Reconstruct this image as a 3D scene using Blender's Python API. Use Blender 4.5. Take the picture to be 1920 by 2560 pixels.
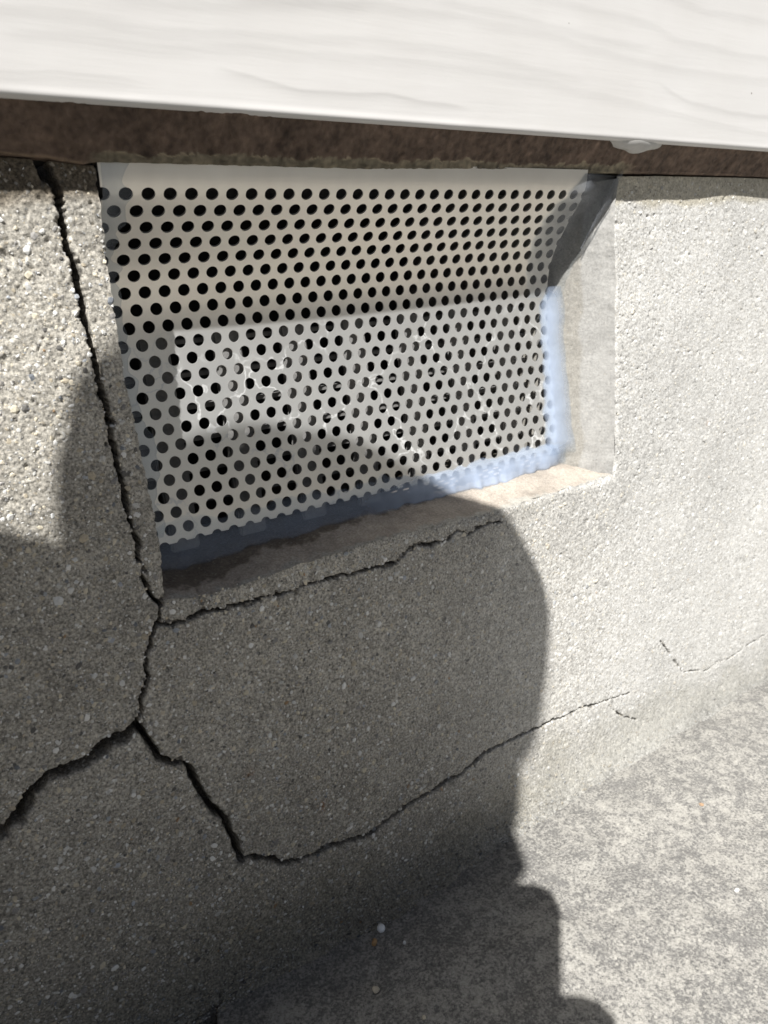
import bpy, bmesh, math, random
import numpy as np
from mathutils import Vector, Matrix

for o in list(bpy.data.objects):
    bpy.data.objects.remove(o, do_unlink=True)
SC = bpy.context.scene
COL = SC.collection
MM = 0.001
rng = np.random.default_rng(7)
random.seed(7)

# ------------------------------------------------------------------ camera
CAM = np.array([-83.184, -285.924, -38.011])
RIGHT = np.array([0.82207, -0.565642, -0.065183])
UP = np.array([0.209566, 0.194135, 0.958329])
FWD = np.array([0.529417, 0.801474, -0.278132])
cd = bpy.data.cameras.new('camera')
cam = bpy.data.objects.new('camera', cd)
COL.objects.link(cam)
cam.matrix_world = Matrix(((RIGHT[0], UP[0], -FWD[0], CAM[0]*MM), (RIGHT[1], UP[1], -FWD[1], CAM[1]*MM),
                           (RIGHT[2], UP[2], -FWD[2], CAM[2]*MM), (0, 0, 0, 1)))
cd.sensor_fit = 'HORIZONTAL'
cd.sensor_width = 36.0
cd.lens = 36.0*1917.918/1920.0
cd.clip_start = 0.001
cd.clip_end = 500.0
cd.dof.use_dof = True
cd.dof.focus_distance = 0.325
cd.dof.aperture_fstop = 24.0
SC.camera = cam

# ------------------------------------------------------------------ light
SUN = np.array([-1.05, -1.0, 1.72]); SUN = SUN/np.linalg.norm(SUN)
W = bpy.data.worlds.new('World'); SC.world = W
W.use_nodes = True
nt = W.node_tree
bg = nt.nodes['Background']
sk = nt.nodes.new('ShaderNodeTexSky')
sk.sky_type = 'NISHITA'
sk.sun_disc = False
sk.sun_elevation = math.asin(SUN[2])
sk.sun_rotation = math.atan2(SUN[0], SUN[1])
sk.air_density = 0.8; sk.dust_density = 0.6; sk.ozone_density = 1.0
hs = nt.nodes.new('ShaderNodeHueSaturation')      # thin summer haze: paler, greyer blue
hs.inputs['Saturation'].default_value = 0.55
hs.inputs['Value'].default_value = 0.62
nt.links.new(sk.outputs['Color'], hs.inputs['Color'])
nt.links.new(hs.outputs['Color'], bg.inputs['Color'])
bg.inputs['Strength'].default_value = 0.05
sl = bpy.data.lights.new('sun', 'SUN')
sl.energy = 5.0
sl.angle = math.radians(0.53)
sl.color = (1.0, 0.982, 0.95)
so = bpy.data.objects.new('sun', sl)
COL.objects.link(so)
so.rotation_euler = Vector(SUN).to_track_quat('Z', 'Y').to_euler()
so.location = (-2, -2, 3)
SC.view_settings.view_transform = 'Standard'
SC.view_settings.look = 'None'
SC.view_settings.gamma = 1.0
SC.view_settings.use_curve_mapping = False
SC.view_settings.exposure = 0.74

# ------------------------------------------------------------------ measured outlines (mm; X along wall, Z up, wall face Y = 0)
CRACKS = {
    'A': [(-18.8, 9.8), (-18.2, 8.2), (-17.5, 4.9), (-15.8, 2.1), (-14.8, -1.5), (-15.1, -5.1), (-15.0, -12.3), (-14.7, -19.0), (-13.8, -20.2), (-13.3, -26.3), (-13.1, -33.2), (-13.0, -39.4), (-12.5, -44.9), (-11.9, -52.2), (-11.5, -57.9), (-11.4, -66.1), (-11.0, -73.7), (-10.8, -79.6), (-10.4, -87.4), (-10.2, -97.0), (-9.4, -104.3), (-9.8, -111.4), (-9.6, -113.9), (-8.7, -120.5), (-7.6, -126.3), (-7.4, -133.9), (-7.1, -141.7), (-5.7, -147.4), (-2.9, -151.5)],
    'B': [(-2.9, -151.5), (-4.9, -158.0), (-7.6, -162.2), (-9.4, -167.6), (-12.2, -176.8), (-13.7, -183.5), (-16.0, -187.8), (-17.1, -194.7), (-19.7, -197.8), (-21.2, -200.4)],
    'C': [(-21.2, -200.4), (-28.5, -201.5), (-35.2, -203.9), (-40.9, -206.1), (-47.8, -206.2), (-55.5, -206.4), (-62.0, -210.5), (-65.2, -215.1), (-69.2, -219.2), (-74.6, -222.4), (-82.0, -224.4), (-90.6, -225.9), (-118.0, -233.0), (-160.0, -245.0), (-205.0, -241.0), (-260.0, -252.0)],
    'D': [(-19.9, -199.3), (-17.5, -205.1), (-15.0, -210.5), (-13.1, -217.3), (-8.8, -221.4), (-3.1, -223.9), (-0.7, -228.4), (0.7, -237.1), (3.4, -244.2), (7.0, -253.1), (10.7, -258.5), (11.5, -265.0), (13.7, -273.5), (15.6, -283.7), (20.4, -284.0), (25.8, -288.2), (32.5, -293.1), (43.0, -298.2), (53.2, -298.9), (62.4, -299.0), (74.4, -301.8), (82.6, -303.3), (92.1, -301.1), (107.7, -297.4), (123.2, -296.9), (139.2, -295.6), (152.6, -293.3), (163.0, -289.0), (180.5, -290.4), (198.9, -291.2), (214.2, -292.0), (228.1, -292.8), (244.6, -293.6), (266.1, -297.0), (286.4, -299.7)],
    'D2': [(267.3, -301.6), (277.6, -311.5), (287.0, -317.5), (296.7, -323.4)],
    'E': [(-4.9, -159.5), (0.0, -161.6), (3.9, -161.6), (8.9, -160.8), (13.0, -160.0), (21.9, -161.6), (29.2, -161.7), (36.6, -161.8), (47.6, -162.3), (56.7, -162.7), (68.5, -161.6), (77.0, -162.2), (90.7, -162.5), (102.4, -163.0), (110.3, -163.9), (116.0, -160.4), (123.2, -157.4), (131.5, -160.1), (140.3, -159.8), (149.4, -156.5), (153.8, -159.4), (161.6, -158.1), (169.5, -156.8), (178.3, -158.4)],
    'F': [(315.7, -270.6), (328.9, -286.9), (342.7, -303.9), (356.2, -307.8), (372.8, -312.8), (383.7, -310.1), (401.1, -312.4), (414.1, -310.2), (430.6, -309.0), (448.7, -306.2)],
    'G': [(-6.2, -351.8), (-4.9, -345.9), (-3.7, -341.3)],
    'H': [(10.8, -333.1), (13.1, -329.1), (17.5, -327.1), (21.4, -324.8)],
    'HOLE': [(-22.3, -358.1), (-17.1, -353.0), (-12.7, -353.4), (-7.3, -351.1), (-5.9, -353.5), (-9.0, -368.0)],
}
LEFT_EDGE = [(8.4, -1.7), (-9.5, -2.2), (-27.8, -2.6), (-43.6, -2.9), (-60.0, -2.7), (-77.0, -1.8), (-94.7, -0.9), (-111.1, -0.2), (-128.1, 0.3), (-149.1, -1.0)]
RIGHT_EDGE = [(12.3, 266.6), (1.8, 264.3), (-16.5, 262.0), (-40.9, 265.5), (-65.2, 265.2), (-90.6, 266.9), (-116.8, 267.6), (-137.1, 268.2), (-148.2, 265.5)]
SILL_EDGE = [(-0.6, -149.6), (12.9, -153.5), (33.4, -153.2), (60.2, -151.1), (84.2, -150.7), (102.2, -150.0), (181.0, -151.7), (211.6, -150.4), (265.5, -149.6)]
GRAIN_LINES = [[(-29.8, 47.7), (-17.7, 48.8), (-4.3, 49.2), (3.9, 48.3), (14.7, 47.6), (30.2, 47.9), (55.6, 50.0), (83.7, 51.8), (110.5, 53.7), (117.0, 53.6), (144.9, 53.2), (159.8, 52.9), (172.9, 52.2), (206.8, 49.9), (228.3, 48.8)], [(-31.0, 41.3), (-14.0, 43.5), (-0.4, 43.7), (11.0, 42.6), (21.5, 42.3), (55.0, 44.9), (83.2, 46.5), (110.0, 47.7), (121.1, 47.5), (144.6, 47.3), (170.1, 47.8), (197.9, 46.4), (220.5, 43.9), (253.3, 41.7), (289.7, 38.7), (330.2, 35.5), (377.6, 33.1)], [(44.9, 60.8), (80.9, 63.3), (111.4, 65.2), (133.7, 66.0), (160.4, 66.2), (184.1, 65.0), (212.7, 63.5), (244.3, 60.9), (279.1, 59.5), (327.9, 59.4), (373.9, 60.3)], [(184.4, 79.8), (205.4, 79.0), (227.9, 77.6), (255.4, 78.0), (278.2, 75.2), (297.0, 72.1), (326.8, 71.3), (352.5, 70.5), (382.1, 71.2)], [(268.6, 90.8), (290.1, 89.6), (315.2, 87.6), (370.1, 89.1)], [(37.1, 39.3), (54.0, 37.2), (72.1, 33.8), (92.1, 34.5), (109.0, 35.4), (125.9, 34.1), (156.4, 32.6)], [(-33.0, 30.6), (-12.7, 32.0), (4.7, 31.2), (19.8, 31.0)], [(274.0, 52.9), (289.1, 48.8), (304.8, 45.1), (340.2, 42.9), (386.0, 43.2)], [(134.0, 70.8), (149.4, 70.3), (178.7, 69.6), (221.8, 67.2), (254.2, 66.7), (275.0, 67.8)], [(1.4, 54.6), (31.4, 56.4), (75.2, 61.9), (111.5, 66.2)]]
JOINT = [(-10.4, -7.2), (26.8, -8.3), (58.2, -12.4), (88.4, -17.8), (149.9, -12.4), (208.1, -9.4), (295.7, -9.1), (385.0, -1.7), (455.7, 0.9)]
RUST = [(24.6, -241.2, 2.2), (59.0, -274.9, 2.6), (354.9, -133.1, 1.8)]
CHIPS = [(-39.4, -139.4), (-58.5, -191.4), (-35.9, -107.8), (-24.0, -195.9), (139.8, -263.4), (162.2, -200.5),
         (138.2, -224.6), (151.0, -202.4), (115.2, -172.6), (389.3, -199.3), (207.9, -168.8), (-63.4, -230.0), (-44.3, -253.2),
         (-37.1, -257.7), (-30.8, -253.6), (-54.8, -241.4), (-17.2, -224.9), (6.3, -274.8), (-33.3, -279.1), (-41.6, -307.0),
         (-32.2, -290.6), (-45.6, -118.2), (-31.5, -126.0), (-16.8, -139.5), (-9.2, -155.4), (-31.8, -172.4), (-27.1, -173.5),
         (-32.1, -134.3), (-23.6, -160.2), (-15.5, -164.6), (12.1, -227.1), (-8.3, -198.1), (87.6, -183.7), (72.4, -184.3)]
GZ = -348.0          # ground level

# ------------------------------------------------------------------ helpers
def link(o, parent=None):
    COL.objects.link(o)
    if parent is not None:
        o.parent = parent
    return o

def tag(o, label=None, cat=None, group=None, kind=None):
    if label: o['label'] = label
    if cat: o['category'] = cat
    if group: o['group'] = group
    if kind: o['kind'] = kind
    return o

def empty(name, loc_mm, label, cat, group=None):
    o = bpy.data.objects.new(name, None)
    o.empty_display_size = 0.02
    o.location = [c*MM for c in loc_mm]
    link(o)
    return tag(o, label, cat, group)

def np_mesh(name, v_mm, faces, mat, parent=None, smooth=True, colors=None, origin=(0, 0, 0)):
    """mesh from an (n,3) array in mm and a (m,k) index array"""
    v = (np.asarray(v_mm, dtype=np.float64) - np.asarray(origin, float))*MM
    f = np.asarray(faces, dtype=np.int32)
    me = bpy.data.meshes.new(name)
    me.vertices.add(len(v))
    me.vertices.foreach_set('co', v.astype(np.float32).ravel())
    k = f.shape[1]
    me.loops.add(f.size)
    me.loops.foreach_set('vertex_index', f.ravel())
    me.polygons.add(len(f))
    me.polygons.foreach_set('loop_start', np.arange(0, f.size, k, dtype=np.int32))
    me.update(calc_edges=True)
    me.polygons.foreach_set('use_smooth', np.full(len(f), smooth, dtype=bool))
    if colors is not None:
        ca = me.color_attributes.new('tint', 'FLOAT_COLOR', 'POINT')
        c = np.ones((len(v), 4), np.float32); c[:, :3] = colors
        ca.data.foreach_set('color', c.ravel())
    me.materials.append(mat)
    o = bpy.data.objects.new(name, me)
    o.location = [c*MM for c in origin]
    return link(o, parent)

def grid_faces(nr, nc):
    i = np.arange(nr*nc).reshape(nr, nc)
    return np.stack([i[:-1, :-1], i[1:, :-1], i[1:, 1:], i[:-1, 1:]], -1).reshape(-1, 4)

class Field:
    """smooth random field with features of about `size` mm, unit variance"""
    def __init__(self, size, seed, x0=-320, x1=720, z0=-400, z1=160, step=0.5):
        step = max(step, size/6.0)
        self.x0, self.z0, self.step = x0, z0, step
        nx, nz = int((x1-x0)/step)+2, int((z1-z0)/step)+2
        g = np.random.default_rng(seed).standard_normal((nz, nx))
        fx = np.fft.rfftfreq(nx, step)[None, :]; fz = np.fft.fftfreq(nz, step)[:, None]
        k = np.sqrt(fx*fx+fz*fz)*size
        a = np.fft.irfft2(np.fft.rfft2(g)*np.exp(-(k*1.4)**2), s=(nz, nx))
        self.a = a/a.std()
    def __call__(self, x, z):
        fx = np.clip((np.asarray(x)-self.x0)/self.step, 0, self.a.shape[1]-1.001)
        fz = np.clip((np.asarray(z)-self.z0)/self.step, 0, self.a.shape[0]-1.001)
        i, j = fx.astype(int), fz.astype(int); u, v = fx-i, fz-j
        a = self.a
        return (a[j, i]*(1-u)+a[j, i+1]*u)*(1-v)+(a[j+1, i]*(1-u)+a[j+1, i+1]*u)*v

def smooth01(t):
    t = np.clip(t, 0, 1)
    return t*t*(3-2*t)

def roughen(pts, amp, levels=3, seed=0):
    """fractal midpoint jitter of a polyline"""
    r = np.random.default_rng(seed)
    p = np.array(pts, float)
    for _ in range(levels):
        d = p[1:]-p[:-1]
        L = np.linalg.norm(d, axis=1, keepdims=True)+1e-9
        n = np.stack([-d[:, 1], d[:, 0]], 1)/L
        m = (p[1:]+p[:-1])/2+n*r.normal(0, 1, (len(d), 1))*amp*np.minimum(L, 8)
        q = np.empty((len(p)+len(m), 2)); q[0::2] = p; q[1::2] = m
        p = q
    return p

def poly_dist(x, z, pts):
    """distance, signed side and position 0..1 along a polyline"""
    best = np.full(x.shape, 1e9); side = np.zeros(x.shape); pos = np.zeros(x.shape)
    n = len(pts)-1
    for i in range(n):
        a, b = pts[i], pts[i+1]
        d = b-a; L2 = d@d+1e-12
        t = np.clip(((x-a[0])*d[0]+(z-a[1])*d[1])/L2, 0, 1)
        dx, dz = x-(a[0]+t*d[0]), z-(a[1]+t*d[1])
        r = np.hypot(dx, dz)
        m = r < best
        best = np.where(m, r, best)
        side = np.where(m, np.sign(d[0]*dz-d[1]*dx), side)
        pos = np.where(m, (i+t)/n, pos)
    return best, side, pos

def in_poly(x, z, poly):
    c = np.zeros(x.shape, bool)
    n = len(poly)
    for i in range(n):
        x1, z1 = poly[i]; x2, z2 = poly[(i+1) % n]
        if z1 == z2: continue
        c ^= ((z1 > z) != (z2 > z)) & (x < (x2-x1)*(z-z1)/(z2-z1)+x1)
    return c

# ------------------------------------------------------------------ materials
def mat_new(name):
    m = bpy.data.materials.new(name); m.use_nodes = True
    t = m.node_tree
    for n in list(t.nodes): t.nodes.remove(n)
    out = t.nodes.new('ShaderNodeOutputMaterial')
    return m, t, out

def nd(t, kind, **kw):
    n = t.nodes.new(kind)
    for k, v in kw.items():
        if hasattr(n, k): setattr(n, k, v)
    return n

def noise(t, co, scale, detail=4, rough=0.6, dist=0.0):
    n = nd(t, 'ShaderNodeTexNoise')
    t.links.new(co, n.inputs['Vector'])
    n.inputs['Scale'].default_value = scale
    n.inputs['Detail'].default_value = detail
    n.inputs['Roughness'].default_value = rough
    n.inputs['Distortion'].default_value = dist
    return n.outputs['Fac']

def ramp(t, fac, stops):
    r = nd(t, 'ShaderNodeValToRGB')
    e = r.color_ramp.elements
    while len(e) < len(stops): e.new(0.5)
    for el, (p, c) in zip(e, stops):
        el.position = p
        el.color = (c, c, c, 1) if isinstance(c, (int, float)) else (*c, 1)
    t.links.new(fac, r.inputs['Fac'])
    return r.outputs['Color']

def mix(t, fac, a, b, mode='MIX'):
    m = nd(t, 'ShaderNodeMix', data_type='RGBA', blend_type=mode)
    for val, idx in ((fac, 0), (a, 6), (b, 7)):
        if isinstance(val, (int, float)): m.inputs[idx].default_value = val
        elif isinstance(val, tuple): m.inputs[idx].default_value = (*val, 1)
        else: t.links.new(val, m.inputs[idx])
    return m.outputs[2]

def bump(t, h, strength, dist, prev=None):
    b = nd(t, 'ShaderNodeBump')
    b.inputs['Strength'].default_value = strength
    b.inputs['Distance'].default_value = dist
    t.links.new(h, b.inputs['Height'])
    if prev is not None: t.links.new(prev, b.inputs['Normal'])
    return b.outputs['Normal']

def principled(t, out, col, rough=0.8, metal=0.0, normal=None, spec=0.5):
    p = nd(t, 'ShaderNodeBsdfPrincipled')
    if isinstance(col, tuple): p.inputs['Base Color'].default_value = (*col, 1)
    else: t.links.new(col, p.inputs['Base Color'])
    if isinstance(rough, (int, float)): p.inputs['Roughness'].default_value = rough
    else: t.links.new(rough, p.inputs['Roughness'])
    p.inputs['Metallic'].default_value = metal
    p.inputs['Specular IOR Level'].default_value = spec
    if normal is not None: t.links.new(normal, p.inputs['Normal'])
    t.links.new(p.outputs[0], out.inputs['Surface'])
    return p

def geo_pos(t):
    return nd(t, 'ShaderNodeNewGeometry').outputs['Position']

def attr(t, name='tint'):
    return nd(t, 'ShaderNodeAttribute', attribute_name=name).outputs['Color']

def concrete_mat(name, fine=0.45, speck=0.5, bumpy=0.5):
    m, t, out = mat_new(name)
    co = geo_pos(t)
    a = attr(t)
    sx = nd(t, 'ShaderNodeSeparateXYZ'); t.links.new(co, sx.inputs[0])
    mr = nd(t, 'ShaderNodeMapRange'); t.links.new(sx.outputs['X'], mr.inputs['Value'])
    mr.inputs['From Min'].default_value = 0.10; mr.inputs['From Max'].default_value = 0.30
    mr.inputs['To Min'].default_value = fine; mr.inputs['To Max'].default_value = fine*0.5
    fine_f = mr.outputs[0]
    n1 = noise(t, co, 900, 3, 0.7)
    c = mix(t, fine_f, a, ramp(t, n1, [(0.28, 0.12), (0.5, 0.5), (0.72, 0.95)]), 'OVERLAY')
    n3 = noise(t, co, 260, 3, 0.65)
    c = mix(t, fine*0.35, c, ramp(t, n3, [(0.3, 0.25), (0.5, 0.5), (0.7, 0.8)]), 'OVERLAY')
    dn = nd(t, 'ShaderNodeTexNoise'); dn.inputs['Scale'].default_value = 700; dn.inputs['Detail'].default_value = 2
    t.links.new(co, dn.inputs['Vector'])
    wob = nd(t, 'ShaderNodeVectorMath', operation='MULTIPLY_ADD')
    t.links.new(dn.outputs['Color'], wob.inputs[0]); wob.inputs[1].default_value = (0.0022, 0.0022, 0.0022); t.links.new(co, wob.inputs[2])
    v = nd(t, 'ShaderNodeTexVoronoi', feature='F1'); v.inputs['Scale'].default_value = 760
    t.links.new(wob.outputs[0], v.inputs['Vector'])
    sp = nd(t, 'ShaderNodeSeparateColor'); t.links.new(v.outputs['Color'], sp.inputs[0])
    dark = ramp(t, sp.outputs[0], [(0.0, 1.0), (0.13, 1.0), (0.2, 0.0), (1.0, 0.0)])
    inside = ramp(t, v.outputs['Distance'], [(0.0, 1.0), (0.32, 1.0), (0.5, 0.0), (1.0, 0.0)])
    k = mix(t, 1.0, dark, inside, 'MULTIPLY')
    k = mix(t, 1.0, k, (speck, speck, speck), 'MULTIPLY')
    c = mix(t, k, c, (0.10, 0.098, 0.092))
    tan = ramp(t, sp.outputs[1], [(0.0, 0.0), (0.80, 0.0), (0.86, 1.0), (1.0, 1.0)])
    k2 = mix(t, 1.0, tan, inside, 'MULTIPLY')
    k2 = mix(t, 1.0, k2, (speck*.8, speck*.8, speck*.8), 'MULTIPLY')
    c = mix(t, k2, c, ramp(t, sp.outputs[2], [(0.0, (0.50, 0.42, 0.30)), (0.5, (0.62, 0.60, 0.55)), (1.0, (0.30, 0.31, 0.33))]))
    h = noise(t, co, 1500, 3, 0.7)
    nb = bump(t, h, bumpy, 0.0006)
    nb = bump(t, noise(t, co, 420, 2, 0.6), bumpy*0.7, 0.0012, nb)
    principled(t, out, c, 0.92, 0, nb, 0.25)
    return m

M = {}
M['wall'] = concrete_mat('weathered_concrete', 0.95, 0.55, 0.38)
M['lining'] = concrete_mat('smooth_mortar', 0.4, 0.25, 0.25)

def ground_mat():
    m, t, out = mat_new('lichen_concrete')
    co = geo_pos(t)
    big = noise(t, co, 30, 8, 0.72, 0.4)
    mid = noise(t, co, 150, 8, 0.78, 0.3)
    fine = noise(t, co, 700, 4, 0.75)
    s1 = nd(t, 'ShaderNodeMath', operation='MULTIPLY_ADD'); t.links.new(mid, s1.inputs[0]); s1.inputs[1].default_value = 1.6; t.links.new(big, s1.inputs[2])
    s2 = nd(t, 'ShaderNodeMath', operation='MULTIPLY_ADD'); t.links.new(fine, s2.inputs[0]); s2.inputs[1].default_value = 1.35; t.links.new(s1.outputs[0], s2.inputs[2])
    patch = ramp(t, s2.outputs[0], [(0.0, 0.0), (0.5, 0.0), (0.58, 0.75), (0.66, 1.0)])
    n2 = nd(t, 'ShaderNodeMath', operation='MULTIPLY'); t.links.new(s2.outputs[0], n2.inputs[0]); n2.inputs[1].default_value = 0.253
    patch = ramp(t, n2.outputs[0], [(0.0, 0.0), (0.468, 0.0), (0.525, 0.62), (0.59, 1.0)])
    base = ramp(t, fine, [(0.25, (0.07, 0.07, 0.071)), (0.5, (0.182, 0.18, 0.175)), (0.75, (0.29, 0.286, 0.277))])
    cream = ramp(t, noise(t, co, 1100, 3, 0.7), [(0.3, (0.30, 0.294, 0.275)), (0.6, (0.43, 0.421, 0.395))])
    c = mix(t, patch, base, cream)
    v = nd(t, 'ShaderNodeTexVoronoi', feature='F1'); v.inputs['Scale'].default_value = 480
    t.links.new(co, v.inputs['Vector'])
    sp = nd(t, 'ShaderNodeSeparateColor'); t.links.new(v.outputs['Color'], sp.inputs[0])
    k = mix(t, 1.0, ramp(t, sp.outputs[0], [(0.0, 0.0), (0.86, 0.0), (0.9, 0.6), (1.0, 0.8)]),
            ramp(t, v.outputs['Distance'], [(0.0, 1.0), (0.25, 1.0), (0.4, 0.0), (1.0, 0.0)]), 'MULTIPLY')
    c = mix(t, k, c, (0.42, 0.41, 0.38))
    c = mix(t, 1.0, c, attr(t), 'MULTIPLY')
    nb = bump(t, fine, 0.5, 0.0006)
    nb = bump(t, mid, 0.3, 0.002, nb)
    principled(t, out, c, 0.9, 0, nb, 0.3)
    return m
M['ground'] = ground_mat()

def grain_mat():
    m, t, out = mat_new('aggregate')
    c = attr(t)
    n = noise(t, geo_pos(t), 1600, 2)
    c = mix(t, 0.25, c, ramp(t, n, [(0.3, 0.3), (0.7, 1.0)]), 'OVERLAY')
    principled(t, out, c, 0.8, 0, None, 0.25)
    return m
M['grain'] = grain_mat()

def chip_mat(name, col):
    m, t, out = mat_new(name)
    n = noise(t, geo_pos(t), 900, 4, 0.65)
    c = mix(t, 0.4, col, ramp(t, n, [(0.3, 0.35), (0.7, 0.95)]), 'OVERLAY')
    principled(t, out, c, 0.5, 0, bump(t, n, 0.4, 0.0006), 0.5)
    return m
M['chip_white'] = chip_mat('white_stone', (0.66, 0.66, 0.64))
M['chip_cream'] = chip_mat('cream_stone', (0.52, 0.46, 0.36))
M['chip_grey'] = chip_mat('grey_stone', (0.36, 0.38, 0.42))
M['chip_brown'] = chip_mat('brown_stone', (0.33, 0.20, 0.09))
M['chip_bead'] = chip_mat('white_bead', (0.82, 0.84, 0.86))
M['chip_leaf'] = chip_mat('dry_leaf', (0.36, 0.24, 0.15))

def band_mat():
    m, t, out = mat_new('brown_masonry_paint')
    co = geo_pos(t)
    n = noise(t, co, 260, 6, 0.7)
    c = mix(t, 0.4, attr(t), ramp(t, n, [(0.28, 0.2), (0.5, 0.5), (0.75, 0.85)]), 'OVERLAY')
    nb = bump(t, noise(t, co, 520, 5, 0.75), 0.9, 0.0018)
    principled(t, out, c, 0.75, 0, nb, 0.35)
    return m
M['band'] = band_mat()

def siding_mat():
    m, t, out = mat_new('white_painted_siding')
    co = geo_pos(t)
    n = noise(t, co, 22, 4, 0.55)
    c = ramp(t, n, [(0.3, (0.58, 0.565, 0.547)), (0.7, (0.605, 0.592, 0.577))])
    v = nd(t, 'ShaderNodeTexVoronoi', feature='F1'); v.inputs['Scale'].default_value = 75
    t.links.new(co, v.inputs['Vector'])
    sp = nd(t, 'ShaderNodeSeparateColor'); t.links.new(v.outputs['Color'], sp.inputs[0])
    k = mix(t, 1.0, ramp(t, sp.outputs[0], [(0.0, 0.0), (0.86, 0.0), (0.88, 1.0), (1.0, 1.0)]),
            ramp(t, v.outputs['Distance'], [(0.0, 1.0), (0.028, 1.0), (0.05, 0.0), (1.0, 0.0)]), 'MULTIPLY')
    c = mix(t, k, c, (0.22, 0.20, 0.18))
    mp = nd(t, 'ShaderNodeMapping'); t.links.new(co, mp.inputs['Vector'])
    mp.inputs['Scale'].default_value = (30, 200, 420)
    nb = bump(t, noise(t, mp.outputs[0], 1.0, 3, 0.5), 0.06, 0.001)
    principled(t, out, c, 0.42, 0, nb, 0.3)
    return m
M['siding'] = siding_mat()

def steel_mat():
    m, t, out = mat_new('aluminium_sheet')
    co = geo_pos(t)
    mp = nd(t, 'ShaderNodeMapping'); t.links.new(co, mp.inputs['Vector'])
    mp.inputs['Scale'].default_value = (60, 900, 900)
    br = noise(t, mp.outputs[0], 1.0, 3, 0.6)
    blot = noise(t, co, 38, 6, 0.65)
    c = ramp(t, blot, [(0.3, (0.77, 0.72, 0.635)), (0.7, (0.85, 0.805, 0.72))])
    # grimy smears
    sm = ramp(t, noise(t, co, 150, 6, 0.7, 0.6), [(0.0, 0.0), (0.66, 0.0), (0.76, 0.55), (1.0, 0.6)])
    sm = mix(t, 1.0, sm, ramp(t, noise(t, co, 17, 2, 0.5), [(0.0, 0.0), (0.52, 0.0), (0.62, 1.0), (1.0, 1.0)]), 'MULTIPLY')
    c = mix(t, sm, c, (0.12, 0.115, 0.11))
    # thin pale water-mark veins and salt spots
    dn = nd(t, 'ShaderNodeTexNoise'); dn.inputs['Scale'].default_value = 75; dn.inputs['Detail'].default_value = 6
    t.links.new(co, dn.inputs['Vector'])
    wob = nd(t, 'ShaderNodeVectorMath', operation='MULTIPLY_ADD')
    t.links.new(dn.outputs['Color'], wob.inputs[0]); wob.inputs[1].default_value = (0.03, 0.03, 0.03); t.links.new(co, wob.inputs[2])
    v = nd(t, 'ShaderNodeTexVoronoi', feature='DISTANCE_TO_EDGE'); v.inputs['Scale'].default_value = 24
    t.links.new(wob.outputs[0], v.inputs['Vector'])
    vein = ramp(t, v.outputs['Distance'], [(0.0, 0.95), (0.006, 0.7), (0.016, 0.0), (1.0, 0.0)])
    vm = ramp(t, noise(t, co, 33, 3, 0.6), [(0.0, 0.0), (0.44, 0.0), (0.53, 1.0), (1.0, 1.0)])
    vein = mix(t, 1.0, vein, vm, 'MULTIPLY')
    zc = nd(t, 'ShaderNodeSeparateXYZ'); t.links.new(co, zc.inputs[0])
    low = nd(t, 'ShaderNodeMapRange'); t.links.new(zc.outputs['Z'], low.inputs['Value'])
    low.inputs['From Min'].default_value = -0.045; low.inputs['From Max'].default_value = -0.06
    vein = mix(t, 1.0, vein, low.outputs[0], 'MULTIPLY')
    spots = ramp(t, noise(t, co, 520, 3, 0.6), [(0.0, 0.0), (0.66, 0.0), (0.72, 0.5), (1.0, 0.6)])
    spots = mix(t, 1.0, mix(t, 1.0, spots, vm, 'MULTIPLY'), low.outputs[0], 'MULTIPLY')
    dep = mix(t, 1.0, vein, spots, 'LIGHTEN')
    nb = bump(t, br, 0.08, 0.0004)
    p = nd(t, 'ShaderNodeBsdfPrincipled')
    t.links.new(c, p.inputs['Base Color'])
    p.inputs['Metallic'].default_value = 1.0
    t.links.new(ramp(t, blot, [(0.3, 0.33), (0.7, 0.43)]), p.inputs['Roughness'])
    p.inputs['Anisotropic'].default_value = 0.4
    t.links.new(nb, p.inputs['Normal'])
    d = nd(t, 'ShaderNodeBsdfDiffuse'); d.inputs['Color'].default_value = (0.62, 0.62, 0.61, 1)
    g = nd(t, 'ShaderNodeBsdfDiffuse'); g.inputs['Color'].default_value = (0.69, 0.70, 0.705, 1)
    ox = nd(t, 'ShaderNodeMixShader'); ox.inputs[0].default_value = 0.27      # dull oxide film
    t.links.new(p.outputs[0], ox.inputs[1]); t.links.new(g.outputs[0], ox.inputs[2])
    mx = nd(t, 'ShaderNodeMixShader'); t.links.new(dep, mx.inputs[0])
    t.links.new(ox.outputs[0], mx.inputs[1]); t.links.new(d.outputs[0], mx.inputs[2])
    t.links.new(mx.outputs[0], out.inputs['Surface'])
    return m
M['sheet'] = steel_mat()

def plain_mat(name, col, rough=0.6, metal=0.0, var=0.2, scale=300, spec=0.4):
    m, t, out = mat_new(name)
    n = noise(t, geo_pos(t), scale, 4, 0.6)
    c = mix(t, var, col, ramp(t, n, [(0.3, 0.3), (0.7, 0.8)]), 'OVERLAY')
    principled(t, out, c, rough, metal, bump(t, n, 0.2, 0.0005), spec)
    return m
M['grille'] = plain_mat('dull_cast_metal', (0.21, 0.206, 0.20), 0.6, 0.0, 0.3, 500, 0.2)
M['cavity'] = plain_mat('dark_cavity', (0.03, 0.028, 0.026), 0.95, 0, 0.3, 60)

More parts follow.
